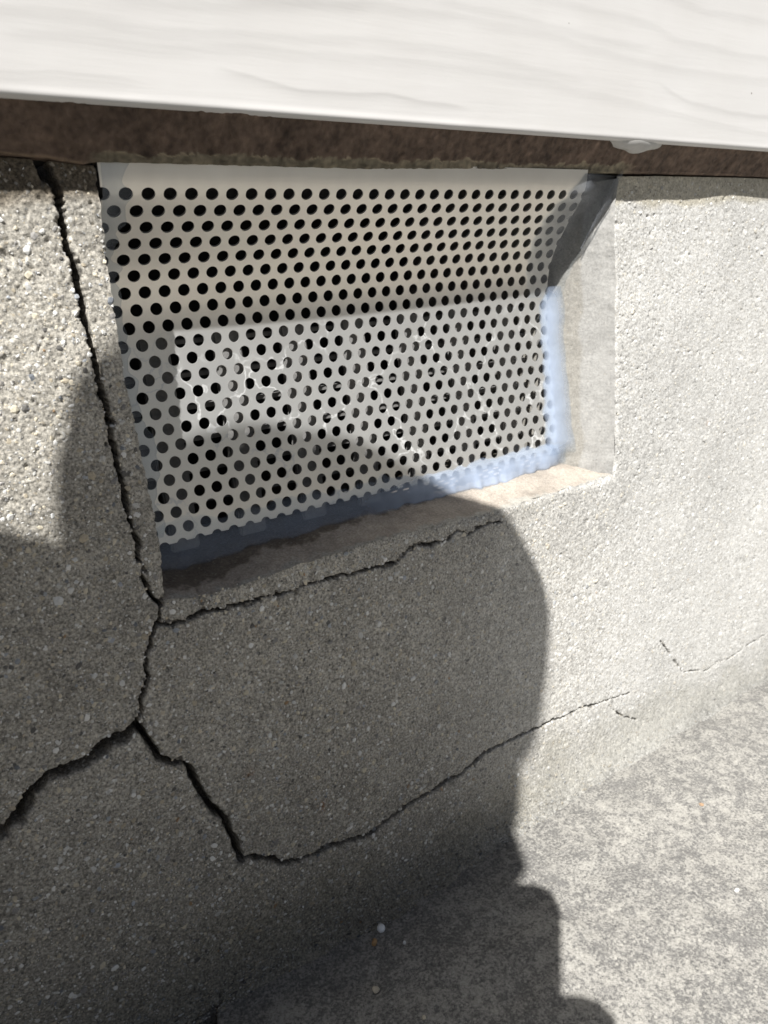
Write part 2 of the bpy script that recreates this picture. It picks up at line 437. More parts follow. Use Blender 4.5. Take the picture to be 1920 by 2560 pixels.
def silicone_mat(name, lo, hi, col, rough=0.15, scale=120, use_attr=True):
    m, t, out = mat_new(name)
    co = geo_pos(t)
    f = ramp(t, noise(t, co, scale, 4, 0.6, 0.5), [(0.3, lo), (0.7, hi)])
    if use_attr: f = mix(t, 1.0, f, attr(t), 'MULTIPLY')
    p = nd(t, 'ShaderNodeBsdfPrincipled')
    p.inputs['Base Color'].default_value = (*col, 1)
    p.inputs['Roughness'].default_value = rough
    t.links.new(bump(t, noise(t, co, 160, 3, 0.5), 0.12, 0.001), p.inputs['Normal'])
    tr = nd(t, 'ShaderNodeBsdfTranslucent'); tr.inputs['Color'].default_value = (*col, 1)
    add = nd(t, 'ShaderNodeMixShader'); add.inputs[0].default_value = 0.25
    t.links.new(p.outputs[0], add.inputs[1]); t.links.new(tr.outputs[0], add.inputs[2])
    tp = nd(t, 'ShaderNodeBsdfTransparent'); tp.inputs['Color'].default_value = (0.93, 0.95, 0.97, 1)
    mx = nd(t, 'ShaderNodeMixShader'); t.links.new(f, mx.inputs[0])
    t.links.new(tp.outputs[0], mx.inputs[1]); t.links.new(add.outputs[0], mx.inputs[2])
    t.links.new(mx.outputs[0], out.inputs['Surface'])
    return m
M['silicone'] = silicone_mat('milky_silicone', 0.8, 1.0, (0.60, 0.71, 0.91), 0.15, 90)
M['film'] = silicone_mat('clear_silicone_film', 0.6, 1.0, (0.27, 0.285, 0.31), 0.12, 70)
M['film_pale'] = silicone_mat('pale_silicone_film', 0.6, 1.0, (0.50, 0.55, 0.62), 0.12, 70)
M['blob'] = silicone_mat('cloudy_silicone', 0.85, 0.97, (0.66, 0.65, 0.62), 0.5, 200, False)

# ------------------------------------------------------------------ ground
JX = np.array([p[0] for p in JOINT]); JY = np.array([p[1] for p in JOINT])-2.5
F2, F6, F20, F70 = Field(1.6, 1), Field(5, 2), Field(18, 3), Field(70, 4)
F1 = Field(1.0, 11)

def joint_y(x):
    return np.minimum(np.interp(x, JX, JY), -4.5)+0.7*F20(x, x*0+10)+0.1*F6(x, x*0+12)

def build_ground():
    gx = np.concatenate([[-60000, -8000, -2000, -700], np.arange(-300, -120, 2.5), np.arange(-120, 520, 1.1), np.arange(520, 690, 2.5), [800, 1200, 2500, 8000, 60000]])
    gy = np.concatenate([[300, 40, 12], np.arange(4, -270, -1.1), [-300, -360, -460, -700, -1200, -2500, -8000, -60000]])
    X, Y = np.meshgrid(gx, gy)
    fine = (X > -301) & (X < 691) & (Y > -271)
    Z = np.full(X.shape, GZ)+np.where(fine, 0.5*F70(X, Y)+0.28*F20(X, Y)+0.10*F6(X, Y)+0.09*F2(X, Y), 0)
    k_ = np.where(fine, -CAM[1]/np.maximum(Y-CAM[1], 5), 0)
    pit = in_poly(CAM[0]+(X-CAM[0])*k_, CAM[2]+(Z-CAM[2])*k_, CRACKS['HOLE']) & fine & (Y < 3)
    Z = np.where(pit, Z-15, Z)
    # algae near the foot of the wall
    d = joint_y(X)-Y
    st = smooth01(1-(d+6*F20(X, Y))/26.0)
    st *= np.interp(X, [120, 260], [0.4, 0.1])
    far = smooth01((-(Y+620))/400)          # unseen outer ground darkened so the sheet reflects less and shade gets less bounce
    c = np.ones(X.shape+(3,))*np.array([1.04, 1.02, 0.99])
    c *= (1-st*0.22)[..., None]*(1-far*0.72)[..., None]
    v = np.stack([X, Y, Z], -1).reshape(-1, 3)
    o = np_mesh('ground', v, grid_faces(*X.shape)[:, ::-1], M['ground'], colors=c.reshape(-1, 3))
    # make normals face up
    tag(o, 'blotchy grey concrete ground with cream lichen patches at the foot of the wall', kind='structure')
    return o
ground = build_ground()

# ------------------------------------------------------------------ foundation wall
wall = empty('foundation_wall', (100, 0, GZ), 'rough cracked concrete foundation wall around the perforated vent', 'wall')
def wparent(o):
    o.parent = wall
    o.matrix_parent_inverse = Matrix.Translation(wall.location).inverted()
    return o

CR = {
    # name: (polyline, half width start, half width end, depth, jitter)
    'A': (roughen(CRACKS['A'], 0.05, 3, 1), 1.25, 0.75, 20),
    'B': (roughen(CRACKS['B'], 0.07, 3, 2), 0.4, 0.7, 12),
    'C': (roughen(CRACKS['C'], 0.05, 3, 3), 1.5, 1.7, 22),
    'D': (roughen(CRACKS['D'], 0.045, 3, 4), 1.45, 0.12, 18),
    'D2': (roughen(CRACKS['D2'], 0.06, 3, 5), 0.5, 0.25, 5),
    'E': (roughen(CRACKS['E'], 0.06, 3, 6), 0.42, 0.3, 9),
    'F': (roughen(CRACKS['F'], 0.06, 3, 7), 0.42, 0.28, 5),
    'G': (roughen(CRACKS['G'], 0.06, 3, 8), 0.5, 0.25, 3),
    'H': (roughen(CRACKS['H'], 0.06, 3, 9), 0.4, 0.2, 2),
}
LE = np.array(LEFT_EDGE)[::-1]; RE = np.array(RIGHT_EDGE)[::-1]; SE = np.array(SILL_EDGE)
X0, X1, Z0, ZT = -1.5, 266.0, -151.0, 9.5
def edge_l(z): return np.interp(z, LE[:, 0], LE[:, 1])+0.16*F2(z*0+5, z)+0.15*F6(z*0+8, z)
def edge_r(z): return np.interp(z, RE[:, 0], RE[:, 1])*0.6+0.4*266.3+0.06*F2(z*0+50, z)+0.2*F6(z*0+60, z)
def edge_s(x): return np.interp(x, SE[:, 0], SE[:, 1])+0.10*F2(x, x*0-30)+0.22*F6(x, x*0-30)

def crack_depth(X, Z):
    Yd = np.zeros(X.shape); lip = np.zeros(X.shape)
    for k, (p, w0, w1, dep) in CR.items():
        lo, hi = p.min(0)-6, p.max(0)+6
        m = (X > lo[0]) & (X < hi[0]) & (Z > lo[1]) & (Z < hi[1])
        if not m.any(): continue
        x, z = X[m], Z[m]
        d, side, pos = poly_dist(x, z, p)
        w = w0+(w1-w0)*pos
        if k == 'D': w = np.where(pos < .35, 1.1, np.interp(pos, [.35, .7, .88, 1], [1.1, .65, .42, .22]))
        if k == 'A': w = np.interp(pos, [0, .1, .2, .6, 1], [2.0, 1.15, .85, .7, .5])
        w = w*(1+0.28*F6(x+90*len(k), z))+0.12*F2(x, z)
        w = np.maximum(w, 0.1)
        if k == 'F': w = w*smooth01((F6(x*.7, z)+1.2)*1.2)
        c = dep*np.minimum(1, w/0.9)*np.clip((w-d)/0.35+0.5, 0, 1)
        # worn arris beside the crack
        c = np.maximum(c, 0.22*np.minimum(w, 1)*np.exp(-np.maximum(d-w, 0)/0.7))
        # chips broken off the arris
        if k in 'ABCDE': c = np.maximum(c, np.where((d < w+0.4+1.1*np.clip(F6(x*1.3+40, z*1.3)-0.7, 0, 1.5)) & (w > .3), np.minimum(1.4, dep*.2)*smooth01(F2(x, z)*.4+.7), 0))
        if k == 'C':      # lower lip broken away as a sloping ledge facing up
            below = side > 0
            c = np.maximum(c, np.where(below, 4.5*smooth01(1-(d-w*.6)/(3.3+1.0*F6(x, z))), 0))
        if k == 'D':
            below = side < 0
            c = np.maximum(c, np.where(below & (pos < .75), 1.3*smooth01(1-(d-w)/1.6), 0))
        Yd[m] = np.maximum(Yd[m], c)
    return Yd

def base_colour(X, Z):
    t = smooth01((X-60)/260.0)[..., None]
    c = np.array([0.385, 0.362, 0.317])*(1-t)+np.array([0.535, 0.525, 0.500])*t  # left end beiger, and darkened further to deepen the shaded part
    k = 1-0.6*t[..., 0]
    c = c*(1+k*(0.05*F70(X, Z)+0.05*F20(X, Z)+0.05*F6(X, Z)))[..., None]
    # grime under the band at the left end
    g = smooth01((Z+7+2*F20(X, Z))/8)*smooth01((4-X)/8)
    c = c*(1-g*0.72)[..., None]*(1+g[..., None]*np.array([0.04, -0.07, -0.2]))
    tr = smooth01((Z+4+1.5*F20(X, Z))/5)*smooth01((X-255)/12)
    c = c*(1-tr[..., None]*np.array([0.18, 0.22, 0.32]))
    # s: damp algae above the ground
    s = smooth01((-296-Z+5*F70(X, Z)+5*F20(X, Z)+3*F6(X, Z)+2*F2(X, Z))/46.0)
    s = s*np.interp(X, [-120, -20, 60, 190, 240, 400], [0.40, 0.50, 0.60, 0.60, 0.45, 0.42])
    s2 = smooth01((-215-Z+8*F70(X, Z)+6*F20(X, Z))/100)*np.interp(X, [-120, 20, 130, 200], [.32, .30, .22, 0])  # s2: extra darkening towards the foot, strongest at the left
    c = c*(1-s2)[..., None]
    c = c*(1-s*0.62)[..., None]*(1+s[..., None]*np.array([0.02, 0.0, -0.09]))
    gq = (smooth01((-330-Z+2*F20(X, Z)+1.5*F6(X, Z))/26)*smooth01((X-130)/60))[..., None]
    c = c*(1-gq*.75)+np.array([0.24, 0.235, 0.22])*(1+0.25*F2(X, Z)[..., None])*gq*.75
    for x, z, r in RUST:
        q = np.exp(-(((X-x)/r)**2+((Z-z)/(r*1.1))**2)*(1.0))*np.clip(0.6+0.5*F2(X, Z), 0, 1)
        c = c*(1-q)[..., None]+np.array([0.16, 0.075, 0.03])*q[..., None]
    return np.clip(c, 0.02, 0.9), s

def rough_height(X, Z):
    r = np.interp(X, [-100, 150, 300, 500], [1.0, 0.9, 0.55, 0.55])
    pit = np.maximum(F2(X*1.0+13, Z)-1.5, 0)*0.55+np.maximum(F6(X+7, Z)-1.9, 0)*0.5
    return r*(0.085*F1(X, Z)+0.075*F2(X, Z)+0.05*F6(X, Z)+0.12*F20(X, Z))+0.5*F70(X, Z)+pit

def wall_surface(X, T):
    """X, T -> points; T is Z down to -320, below that it follows the rounded foot"""
    ZC = -322.0
    jy = joint_y(X)
    a = np.clip((ZC-T)/40.0, 0, 1)*math.pi/2
    Y = np.where(T < ZC, jy*(1-np.cos(a)), 0)
    Z = np.where(T < ZC, ZC-(ZC-GZ+1.5)*np.sin(a), T)
    return Y, Z, a

def build_wall():
    xs = np.concatenate([[-3000, -1200, -500], np.arange(-300, -112, 1.2), np.arange(-112, X0, 0.5)[:-1], np.arange(X0, 140, 0.5)[:-1],
                         np.linspace(139.5, X1, 211)[:-1], np.arange(X1, 330, 0.66), np.arange(330, 520, 0.95), np.arange(520, 690, 1.4), [800, 1500, 3500]])
    ts = np.concatenate([np.linspace(ZT, Z0, 322)[:-1], np.linspace(Z0, -322, 300)[:-1], np.linspace(-322, -362, 56)])
    ix0 = int(np.argmin(abs(xs-X0))); ix1 = int(np.argmin(abs(xs-X1))); iz0 = int(np.argmin(abs(ts-Z0)))
    xs[ix0] = X0; xs[ix1] = X1
    X, Tt = np.meshgrid(xs, ts)
    # bend the grid lines that meet the opening onto its measured edges
    fl = np.exp(-((X-X0)/7)**2)*np.where(Tt > Z0-8, 1, np.exp(-((Tt-Z0+8)/6)**2))
    fr = np.exp(-((X-X1)/7)**2)*np.where(Tt > Z0-8, 1, np.exp(-((Tt-Z0+8)/6)**2))
    zc = np.maximum(Tt, Z0)
    Xn = X+(edge_l(zc)-X0)*fl+(edge_r(zc)-X1)*fr
    fs = np.exp(-((Tt-Z0)/7)**2)*smooth01((X-X0+9)/8)*smooth01((X1+9-X)/8)
    xc = np.clip(X, X0, X1)
    Tn = Tt+(edge_s(xc)-Z0)*fs
    zb = np.interp(Xn, [-120, -31, -17.7, -6, -2.3, 263, 266, 300, 400, 470], [10.4, 10.2, 9.7, 8.4, 8.6, 9.3, 10.6, 11.4, 11.9, 11.9])
    Tn = Tn+(zb-ZT)*np.clip((Tn-ZT+14)/14, 0, 1)
    Y, Z, a = wall_surface(Xn, Tn)
    inner = (Xn > -310) & (Xn < 700)
    h = np.where(inner, rough_height(Xn, Tn), 0)
    cd_ = np.where(inner, crack_depth(Xn, Tn), 0)
    k_ = -CAM[1]/(Y-CAM[1])
    hole = in_poly(CAM[0]+(Xn-CAM[0])*k_+0.4*F2(Xn, Tn), CAM[2]+(Z-CAM[2])*k_, CRACKS['HOLE']) & inner
    cd_ = np.where(hole, np.maximum(cd_, 13), cd_)
    # worn arris of the opening
    dx = np.maximum(np.maximum(X0-X, X-X1), 0); dz = np.maximum(Z0-Tt, 0)
    d = np.hypot(dx, dz)
    arris = (0.55+0.2*F6(Xn, Tn))*(1-smooth01(d/2.6))
    near = np.clip(1-d/4.0, 0, 1)*np.where((Tt > Z0-3) & (X > X0-3) & (X < X1+3), 1, 0)
    h = h*(1-near*.5)
    # top bed under the band
    # sides of the wedge between crack and opening sit a little proud
    h = h*np.where(Tn < -322, np.interp(Tn, [-362, -340, -322], [0.15, .7, 1]), 1)+cd_
    ca, sa = np.cos(a), np.sin(a)
    Yn = Y+h*ca+arris*(d < 3.2)
    Zn = Z-h*sa*0.8
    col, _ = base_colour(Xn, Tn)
    # crack and pit walls painted darker, adding shade inside them
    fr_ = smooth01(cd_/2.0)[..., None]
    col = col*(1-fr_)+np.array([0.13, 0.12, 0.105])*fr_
    V = np.stack([Xn, Yn, Zn], -1).reshape(-1, 3)
    nr, nc = X.shape
    F = grid_faces(nr, nc).reshape(nr-1, nc-1, 4)
    keep = np.ones((nr-1, nc-1), bool)
    keep[:iz0, ix0:ix1] = False
    fx = (Xn[:-1, :-1]+Xn[1:, 1:])/2; fz = (Tn[:-1, :-1]+Tn[1:, 1:])/2
    cA, cB, cC, cD, cE = (CR[k][0] for k in 'ABCDE')
    left = in_poly(fx, fz, [(-4000, 400), (cA[0][0], 400)]+[tuple(p) for p in cA]+[tuple(p) for p in cB]+[tuple(p) for p in cC]+[(-4000, -252)])
    sliver = in_poly(fx, fz, [(cA[0][0], 400)]+[tuple(p) for p in cA]+[(3, -151), (8, 400)]) & ~left
    low = in_poly(fx, fz, [tuple(p) for p in cC[::-1]]+[tuple(p) for p in cD]+[(330, -312), (4000, -330), (4000, -900), (-4000, -900), (-4000, -252)]) & ~left
    strip = in_poly(fx, fz, [(-3.2, -150), (-3.5, -158)]+[tuple(p) for p in cE]+[(184, -140), (0, -140)]) & ~left & ~sliver
    lab = np.zeros(fx.shape, int)
    lab[low] = 3; lab[strip] = 4; lab[sliver] = 2; lab[left] = 1
    names = {0: 'broad pale concrete slab below and right of the vent', 1: 'concrete slab left of the tall crack',
             2: 'narrow concrete sliver between crack and vent', 3: 'low concrete slab under the sloping crack', 4: 'thin concrete strip under the vent sill'}
    C3 = col.reshape(-1, 3)
    for k, lb in names.items():
        f = F[keep & (lab == k)]
        used, inv = np.unique(f, return_inverse=True)
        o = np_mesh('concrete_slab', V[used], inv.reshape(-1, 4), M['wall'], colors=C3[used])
        o['label'] = lb
        wparent(o)
    return Xn, Tn, h
build_wall()

# reveals of the opening: splayed right jamb, sloping sill, plain left jamb, soffit and dark back
def strip_mesh(name, rows, colfn, mat, flip=False):
    P = np.array(rows)
    nr, nc = P.shape[:2]
    f = grid_faces(nr, nc)
    o = np_mesh(name, P.reshape(-1, 3), f[:, ::-1] if flip else f, mat, colors=colfn(P).reshape(-1, 3))
    return wparent(o)

zz = np.linspace(ZT, Z0-0.3, 322)
dd = np.concatenate([np.linspace(0, 1, 60)**1.2*40, [60, 150]])
rows = []
for d in dd:
    sm = np.interp(zz, RE[:, 0], RE[:, 1])*0.3+0.7*266.3
    q = smooth01(d/5.0)
    xr = edge_r(zz)*(1-q)+sm*q-np.interp(d, [0, 26, 40, 150], [0.0, 20.5, 26, 28])
    y = 1.5+d+0*zz
    n = 0.05*F2(zz*1.0+200, zz*0+d*1.0-100)+0.10*F6(zz+200, zz*0+d-100)+0.22*F20(zz+200, zz*0+d-90)
    f = min(1, d/1.5)
    rows.append(np.stack([xr+n*f, y-1.35, zz], -1))
def jamb_col(P):
    d = P[..., 1]-1.5
    x, z = P[..., 0], P[..., 2]
    t = smooth01((d-12-0.8*F20(z+200, d))/2.0)[..., None]
    c = np.array([0.345, 0.338, 0.322])*(1-t)+np.array([0.295, 0.282, 0.255])*t
    g = smooth01((-138-z+4*F6(z, d))/12)[..., None]
    c = c*(1-.25*g)
    wash = smooth01(0.5+0.6*F20(z, d*2-80))[..., None]
    return c*(0.95+0.08*wash)
strip_mesh('jamb', rows, jamb_col, M['lining'], True)['label'] = 'splayed pale right jamb of the vent opening'
rows = []
for d in (0, 10, 40, 150):
    rows.append(np.stack([edge_l(zz), 1.5+d+0*zz, zz], -1))
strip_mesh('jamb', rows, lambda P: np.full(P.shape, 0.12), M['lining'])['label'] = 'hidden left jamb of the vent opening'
xx = np.linspace(X0, X1, 520)
rows = []
for d in np.concatenate([np.linspace(0, 30, 56), [45, 150]]):
    sm = np.interp(xx, SE[:, 0], SE[:, 1])*.5-151.2*.5
    q = smooth01(d/5.0)
    z = edge_s(xx)*(1-q)+sm*q+np.interp(d, [0, 24, 40, 150], [0, 7.5, 9.0, 9.0])
    n = 0.06*F2(xx, xx*0+d*1.0+20)+0.10*F6(xx, xx*0+d+30)+0.2*F20(xx, xx*0+d+60)
    rows.append(np.stack([xx, 0.3+d+0*xx, z+n*min(1, d/1.5)-np.maximum(0, .8-d)*.2], -1))
def sill_col(P):
    x, y = P[..., 0], P[..., 1]
    c = np.zeros(P.shape)+np.array([0.345, 0.305, 0.262])
    c = c*(1+0.08*F20(x, y+40)+0.05*F6(x, y+40))[..., None]
    e = smooth01((3.5-y+1.4*F6(x, y))/3)[..., None]          # pale worn arris
    c = c*(1-e)+np.array([0.36, 0.345, 0.31])*e
    bound = np.interp(x, [-2, 25, 36, 60, 100, 150, 170], [6, 8.5, 13, 15.5, 17.5, 21, 28])+1.6*F20(x, y)+1.3*F6(x, y)+0.6*F2(x, y)
    w = smooth01((y-bound+1.5)/4.0)*smooth01((190-x)/30)
    c = c*(1-0.55*w)[..., None]*(1+w[..., None]*np.array([0.0, -0.05, -0.10]))
    return np.clip(c, 0.02, 0.8)
strip_mesh('sill', rows, sill_col, M['lining'], False)['label'] = 'pinkish mortar sill with a dark damp stain at its left end'
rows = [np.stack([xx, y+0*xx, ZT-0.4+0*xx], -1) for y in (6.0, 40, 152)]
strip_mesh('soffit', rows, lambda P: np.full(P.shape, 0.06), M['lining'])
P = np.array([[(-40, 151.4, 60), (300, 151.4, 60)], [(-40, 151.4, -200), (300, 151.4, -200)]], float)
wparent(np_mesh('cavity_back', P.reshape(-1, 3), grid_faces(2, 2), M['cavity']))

# painted band on top of the wall
def build_band():
    bx = np.concatenate([[-3000, -800], np.arange(-300, -70, 1.6), np.arange(-70, 470, 0.8), np.arange(470, 690, 1.6), [800, 1500, 3500]])
    prof = np.linspace(0, 1, 60)
    # profile: from the bed joint (back, bottom) out round the lower arris and up behind the siding
    X, S_ = np.meshgrid(bx, np.arange(-6, 46, dtype=float))
    zb = np.interp(bx, [-120, -31, -17.7, -6, -2.3, 108, 263, 300, 400, 470], [10.6, 10.4, 9.9, 8.2, 9.3, 9.8, 11.6, 12.2, 12.6, 12.6])
    ZB = zb[None, :]+0*S_
    Z = np.where(S_ < 0, ZB+0.25, ZB+S_*0.36)
    Y = np.where(S_ < 0, -3.2-S_*2.0, -3.6)
    r = smooth01(S_/3.0)
    Y = np.where((S_ >= 0) & (S_ < 3), -2.4-1.2*r, Y)-np.clip((Z-ZB-1.5)/13.5, 0, 1.05)*9.0*(S_ >= 0)
    inn = (X > -305) & (X < 695) & (S_ >= 0)
    h = 0.28*F2(X, Z*1+40)+0.34*F6(X*1.3, Z*1.3+30)+0.3*F20(X, Z)
    crust = np.interp(X, [-6, 0, 262, 275], [0, 1, 1, 0])*(1-smooth01((Z-ZB-2.6-0.5*F20(X, X*0)-0.4*F6(X, Z)-0.25*F2(X, Z))/0.9))
    Y = Y+np.where(inn, -h*0.6*(1-.6*crust)+0.35*crust, 0)
    Z = Z+np.where(inn & (S_ < 2), 0.10*F6(X, X*0+77)+0.05*F2(X, X*0+70), 0)
    c = np.zeros(X.shape+(3,))+np.array([0.150, 0.105, 0.078])
    c = c*(1+0.08*F20(X, Z)+0.12*F6(X, Z)+0.16*F2(X, Z))[..., None]
    k = crust[..., None]
    c = c*(1-k)+np.array([0.215, 0.185, 0.13])*(1+0.2*F2(X, Z)[..., None]+0.15*F6(X, Z)[..., None])*k
    rim = np.exp(-((Z-ZB-3.2-0.5*F20(X, X*0)-0.4*F6(X, Z)-0.25*F2(X, Z))/0.3)**2)*np.interp(X, [-6, 0, 262, 275], [0, 1, 1, 0])*smooth01(F6(X*1.5, X*0+9)+.3)
    rim = rim[..., None]
    c = c*(1-rim*.8)+np.array([0.42, 0.36, 0.25])*rim*.8
    lip = np.exp(-((S_-1)/1.2)**2)*smooth01((-2-X)/6)  # lower lip painted paler at the left, as an edge catching light
    c = c*(1-lip[..., None]*.7)+np.array([0.30, 0.22, 0.15])*lip[..., None]*.7
    v = np.stack([X, Y, Z], -1).reshape(-1, 3)
    o = np_mesh('painted_band', v, grid_faces(*X.shape)[:, ::-1], M['band'], colors=np.clip(c, .01, .8).reshape(-1, 3))
    o['label'] = 'rough brown painted band with crumbling mortar along its lower edge'
    wparent(o)
build_band()
# bed joint behind the band: top of the wall seen as a dark line
P = np.array([[(-3000, 0.3, ZT+1.4), (3500, 0.3, ZT+1.4)], [(-3000, 9.0, ZT-.2), (3500, 9.0, ZT-.2)]], float)
P2 = np.array([[(-3000, 9.0, -20), (3500, 9.0, -20)], [(-3000, 9.0, 60), (3500, 9.0, 60)]], float)
wparent(np_mesh('bed_joint', np.concatenate([P.reshape(-1, 3), np.array([(-3000, 9, ZT-.2), (3500, 9, ZT-.2), (-3000, 9, 60), (3500, 9, 60)], float)]),
                np.concatenate([grid_faces(2, 2), grid_faces(2, 2)+4]), M['cavity']))

# ------------------------------------------------------------------ aggregate in the wall face
def in_wall(x, z):
    inside = (x > X0-1.2) & (x < X1+1.2) & (z > Z0-1.2)
    return ~inside

OCT_V = np.array([(1, 0, 0), (-1, 0, 0), (0, 1, 0), (0, -1, 0), (0, 0, 1), (0, 0, -1)], float)
OCT_F = np.array([(0, 2, 4), (2, 1, 4), (1, 3, 4), (3, 0, 4), (2, 0, 5), (1, 2, 5), (3, 1, 5), (0, 3, 5)])
ico = bmesh.new(); bmesh.ops.create_icosphere(ico, subdivisions=1, radius=1.0)
ICO_V = np.array([v.co[:] for v in ico.verts]); ICO_F = np.array([[v.index for v in f.verts] for f in ico.faces]); ico.free()

PAL = np.array([(0.78, 0.77, 0.74), (0.56, 0.55, 0.52), (0.62, 0.55, 0.42), (0.44, 0.38, 0.28), (0.24, 0.23, 0.22), (0.085, 0.08, 0.075), (0.13, 0.145, 0.17), (0.32, 0.20, 0.10), (0.32, 0.34, 0.37)])
PW = np.array([0.26, 0.20, 0.17, 0.12, 0.10, 0.075, 0.03, 0.006, 0.06])

def build_grains():
    n = 125000
    x = rng.uniform(-200, 560, n); z = rng.uniform(-358, 8.5, n)
    # keep more of them where the camera is near
    keep = rng.uniform(0, 1, n) < np.interp(x, [-95, 150, 300, 480], [1.0, 0.9, 0.5, 0.4])
    keep &= in_wall(x, z)
    x, z = x[keep], z[keep]
    cdp = crack_depth(x, z)
    k = (cdp < 0.35) & ~((x < 3) & (z > -7) & (rng.uniform(0, 1, len(x)) < .9))
    x, z = x[k], z[k]
    n = len(x)
    r = np.clip(np.exp(rng.normal(-0.68, 0.50, n)), 0.25, 1.9)
    Y, Zw, a = wall_surface(x, z)
    h = rough_height(x, z)
    big = r > 0.9
    _, s = base_colour(x, z)
    out_v, out_f, out_c, off = [], [], [], 0
    for sel, BV, BF in ((~big, OCT_V, OCT_F), (big, ICO_V, ICO_F)):
        m = int(sel.sum())
        xs_, zs_, rs_, ys_, as_, hs_ = x[sel], Zw[sel], r[sel], Y[sel], a[sel], h[sel]
        v = np.repeat(BV[None], m, 0)*rng.uniform(0.72, 1.25, (m, len(BV), 1))
        # random rotation
        q = rng.normal(size=(m, 4)); q /= np.linalg.norm(q, axis=1, keepdims=True)
        w_, i_, j_, k_ = q.T
        R = np.stack([1-2*(j_*j_+k_*k_), 2*(i_*j_-k_*w_), 2*(i_*k_+j_*w_), 2*(i_*j_+k_*w_), 1-2*(i_*i_+k_*k_), 2*(j_*k_-i_*w_),
                      2*(i_*k_-j_*w_), 2*(j_*k_+i_*w_), 1-2*(i_*i_+j_*j_)], -1).reshape(m, 3, 3)
        v = v*np.stack([np.ones(m), rng.uniform(0.6, 1, m), rng.uniform(0.45, .9, m)], -1)[:, None, :]
        v = np.einsum('mij,mvj->mvi', R, v)*rs_[:, None, None]
        v[..., 1] *= 0.42
        # foot of the wall: turn with the surface
        ca, sa = np.cos(as_)[:, None], np.sin(as_)[:, None]
        y0, z0 = v[..., 1].copy(), v[..., 2].copy()
        v[..., 1] = y0*ca-z0*sa; v[..., 2] = y0*-sa*-1+z0*ca
        sink = rs_*rng.uniform(0.0, 0.26, m)
        cx = np.stack([xs_, ys_+(hs_+sink)*np.cos(as_), zs_-(hs_+sink)*np.sin(as_)*.8], -1)
        v = v+cx[:, None, :]
        col = PAL[rng.choice(len(PAL), m, p=PW/PW.sum())]*rng.uniform(0.85, 1.15, (m, 1))
        pale = np.interp(xs_, [-40, 60, 320], [0.12, 0.08, 0.62])[:, None]
        col = col*(1-pale)+np.array([0.56, 0.55, 0.52])*pale
        col = col*(1-0.62*s[sel])[:, None]*np.where(zs_ < -215, np.interp(zs_, [-320, -215], [.8, 1]), 1)[:, None]
        out_v.append(v.reshape(-1, 3)); out_c.append(np.repeat(col, len(BV), 0))
        out_f.append((BF[None]+np.arange(m)[:, None, None]*len(BV)).reshape(-1, 3)+off)
        off += m*len(BV)
    o = np_mesh('sand_grains', np.concatenate(out_v), np.concatenate(out_f), M['grain'], smooth=False, colors=np.concatenate(out_c))
    o['kind'] = 'stuff'
    wparent(o)
build_grains()

def stone_mesh(name, seed, sx, sy, sz, mat, sub=2):
    b = bmesh.new(); bmesh.ops.create_icosphere(b, subdivisions=sub, radius=1.0)
    r = random.Random(seed)
    planes = [(Vector((r.gauss(0, 1), r.gauss(0, 1), r.gauss(0, 1))).normalized(), r.uniform(0.55, 0.92)) for _ in range(9)]
    for v in b.verts:
        for n_, d_ in planes:
            e = v.co.dot(n_)-d_
            if e > 0: v.co -= n_*e
        v.co = Vector((v.co.x*sx*MM, v.co.y*sy*MM, v.co.z*sz*MM))
    me = bpy.data.meshes.new(name); b.to_mesh(me); b.free()
    me.materials.append(mat)
    return me
chip_meshes = [stone_mesh('stone_chip', i, 1.0, 0.55, 1.25-0.1*(i % 4), M[('chip_white', 'chip_cream', 'chip_white', 'chip_grey', 'chip_cream')[i % 5]], 1) for i in range(10)]
_r = np.random.default_rng(21)
for _ in range(110):
    x_, z_ = _r.uniform(-85, 205), _r.uniform(-325, -30)
    if (x_ > -4 and z_ > -156) or crack_depth(np.array([x_]), np.array([z_]))[0] > 0.3: continue
    CHIPS.append((round(x_, 1), round(z_, 1)))
for i, (x, z) in enumerate(CHIPS):
    o = bpy.data.objects.new('stone_chip', chip_meshes[0 if i == 0 else i % 10])
    s_ = 2.7 if i == 0 else (rng.uniform(1.0, 1.9) if i < 34 else rng.uniform(0.7, 1.35))
    y = float(rough_height(np.array([x]), np.array([z]))[0])
    o.location = (x*MM, (y+0.25*s_)*MM, z*MM)
    o.rotation_euler = (rng.uniform(-.3, .3), rng.uniform(0, 6.28), rng.uniform(-.3, .3))
    o.scale = (s_, s_, s_)
    link(o); wparent(o)
    o.location = (x*MM, (y+0.25*s_)*MM, z*MM)

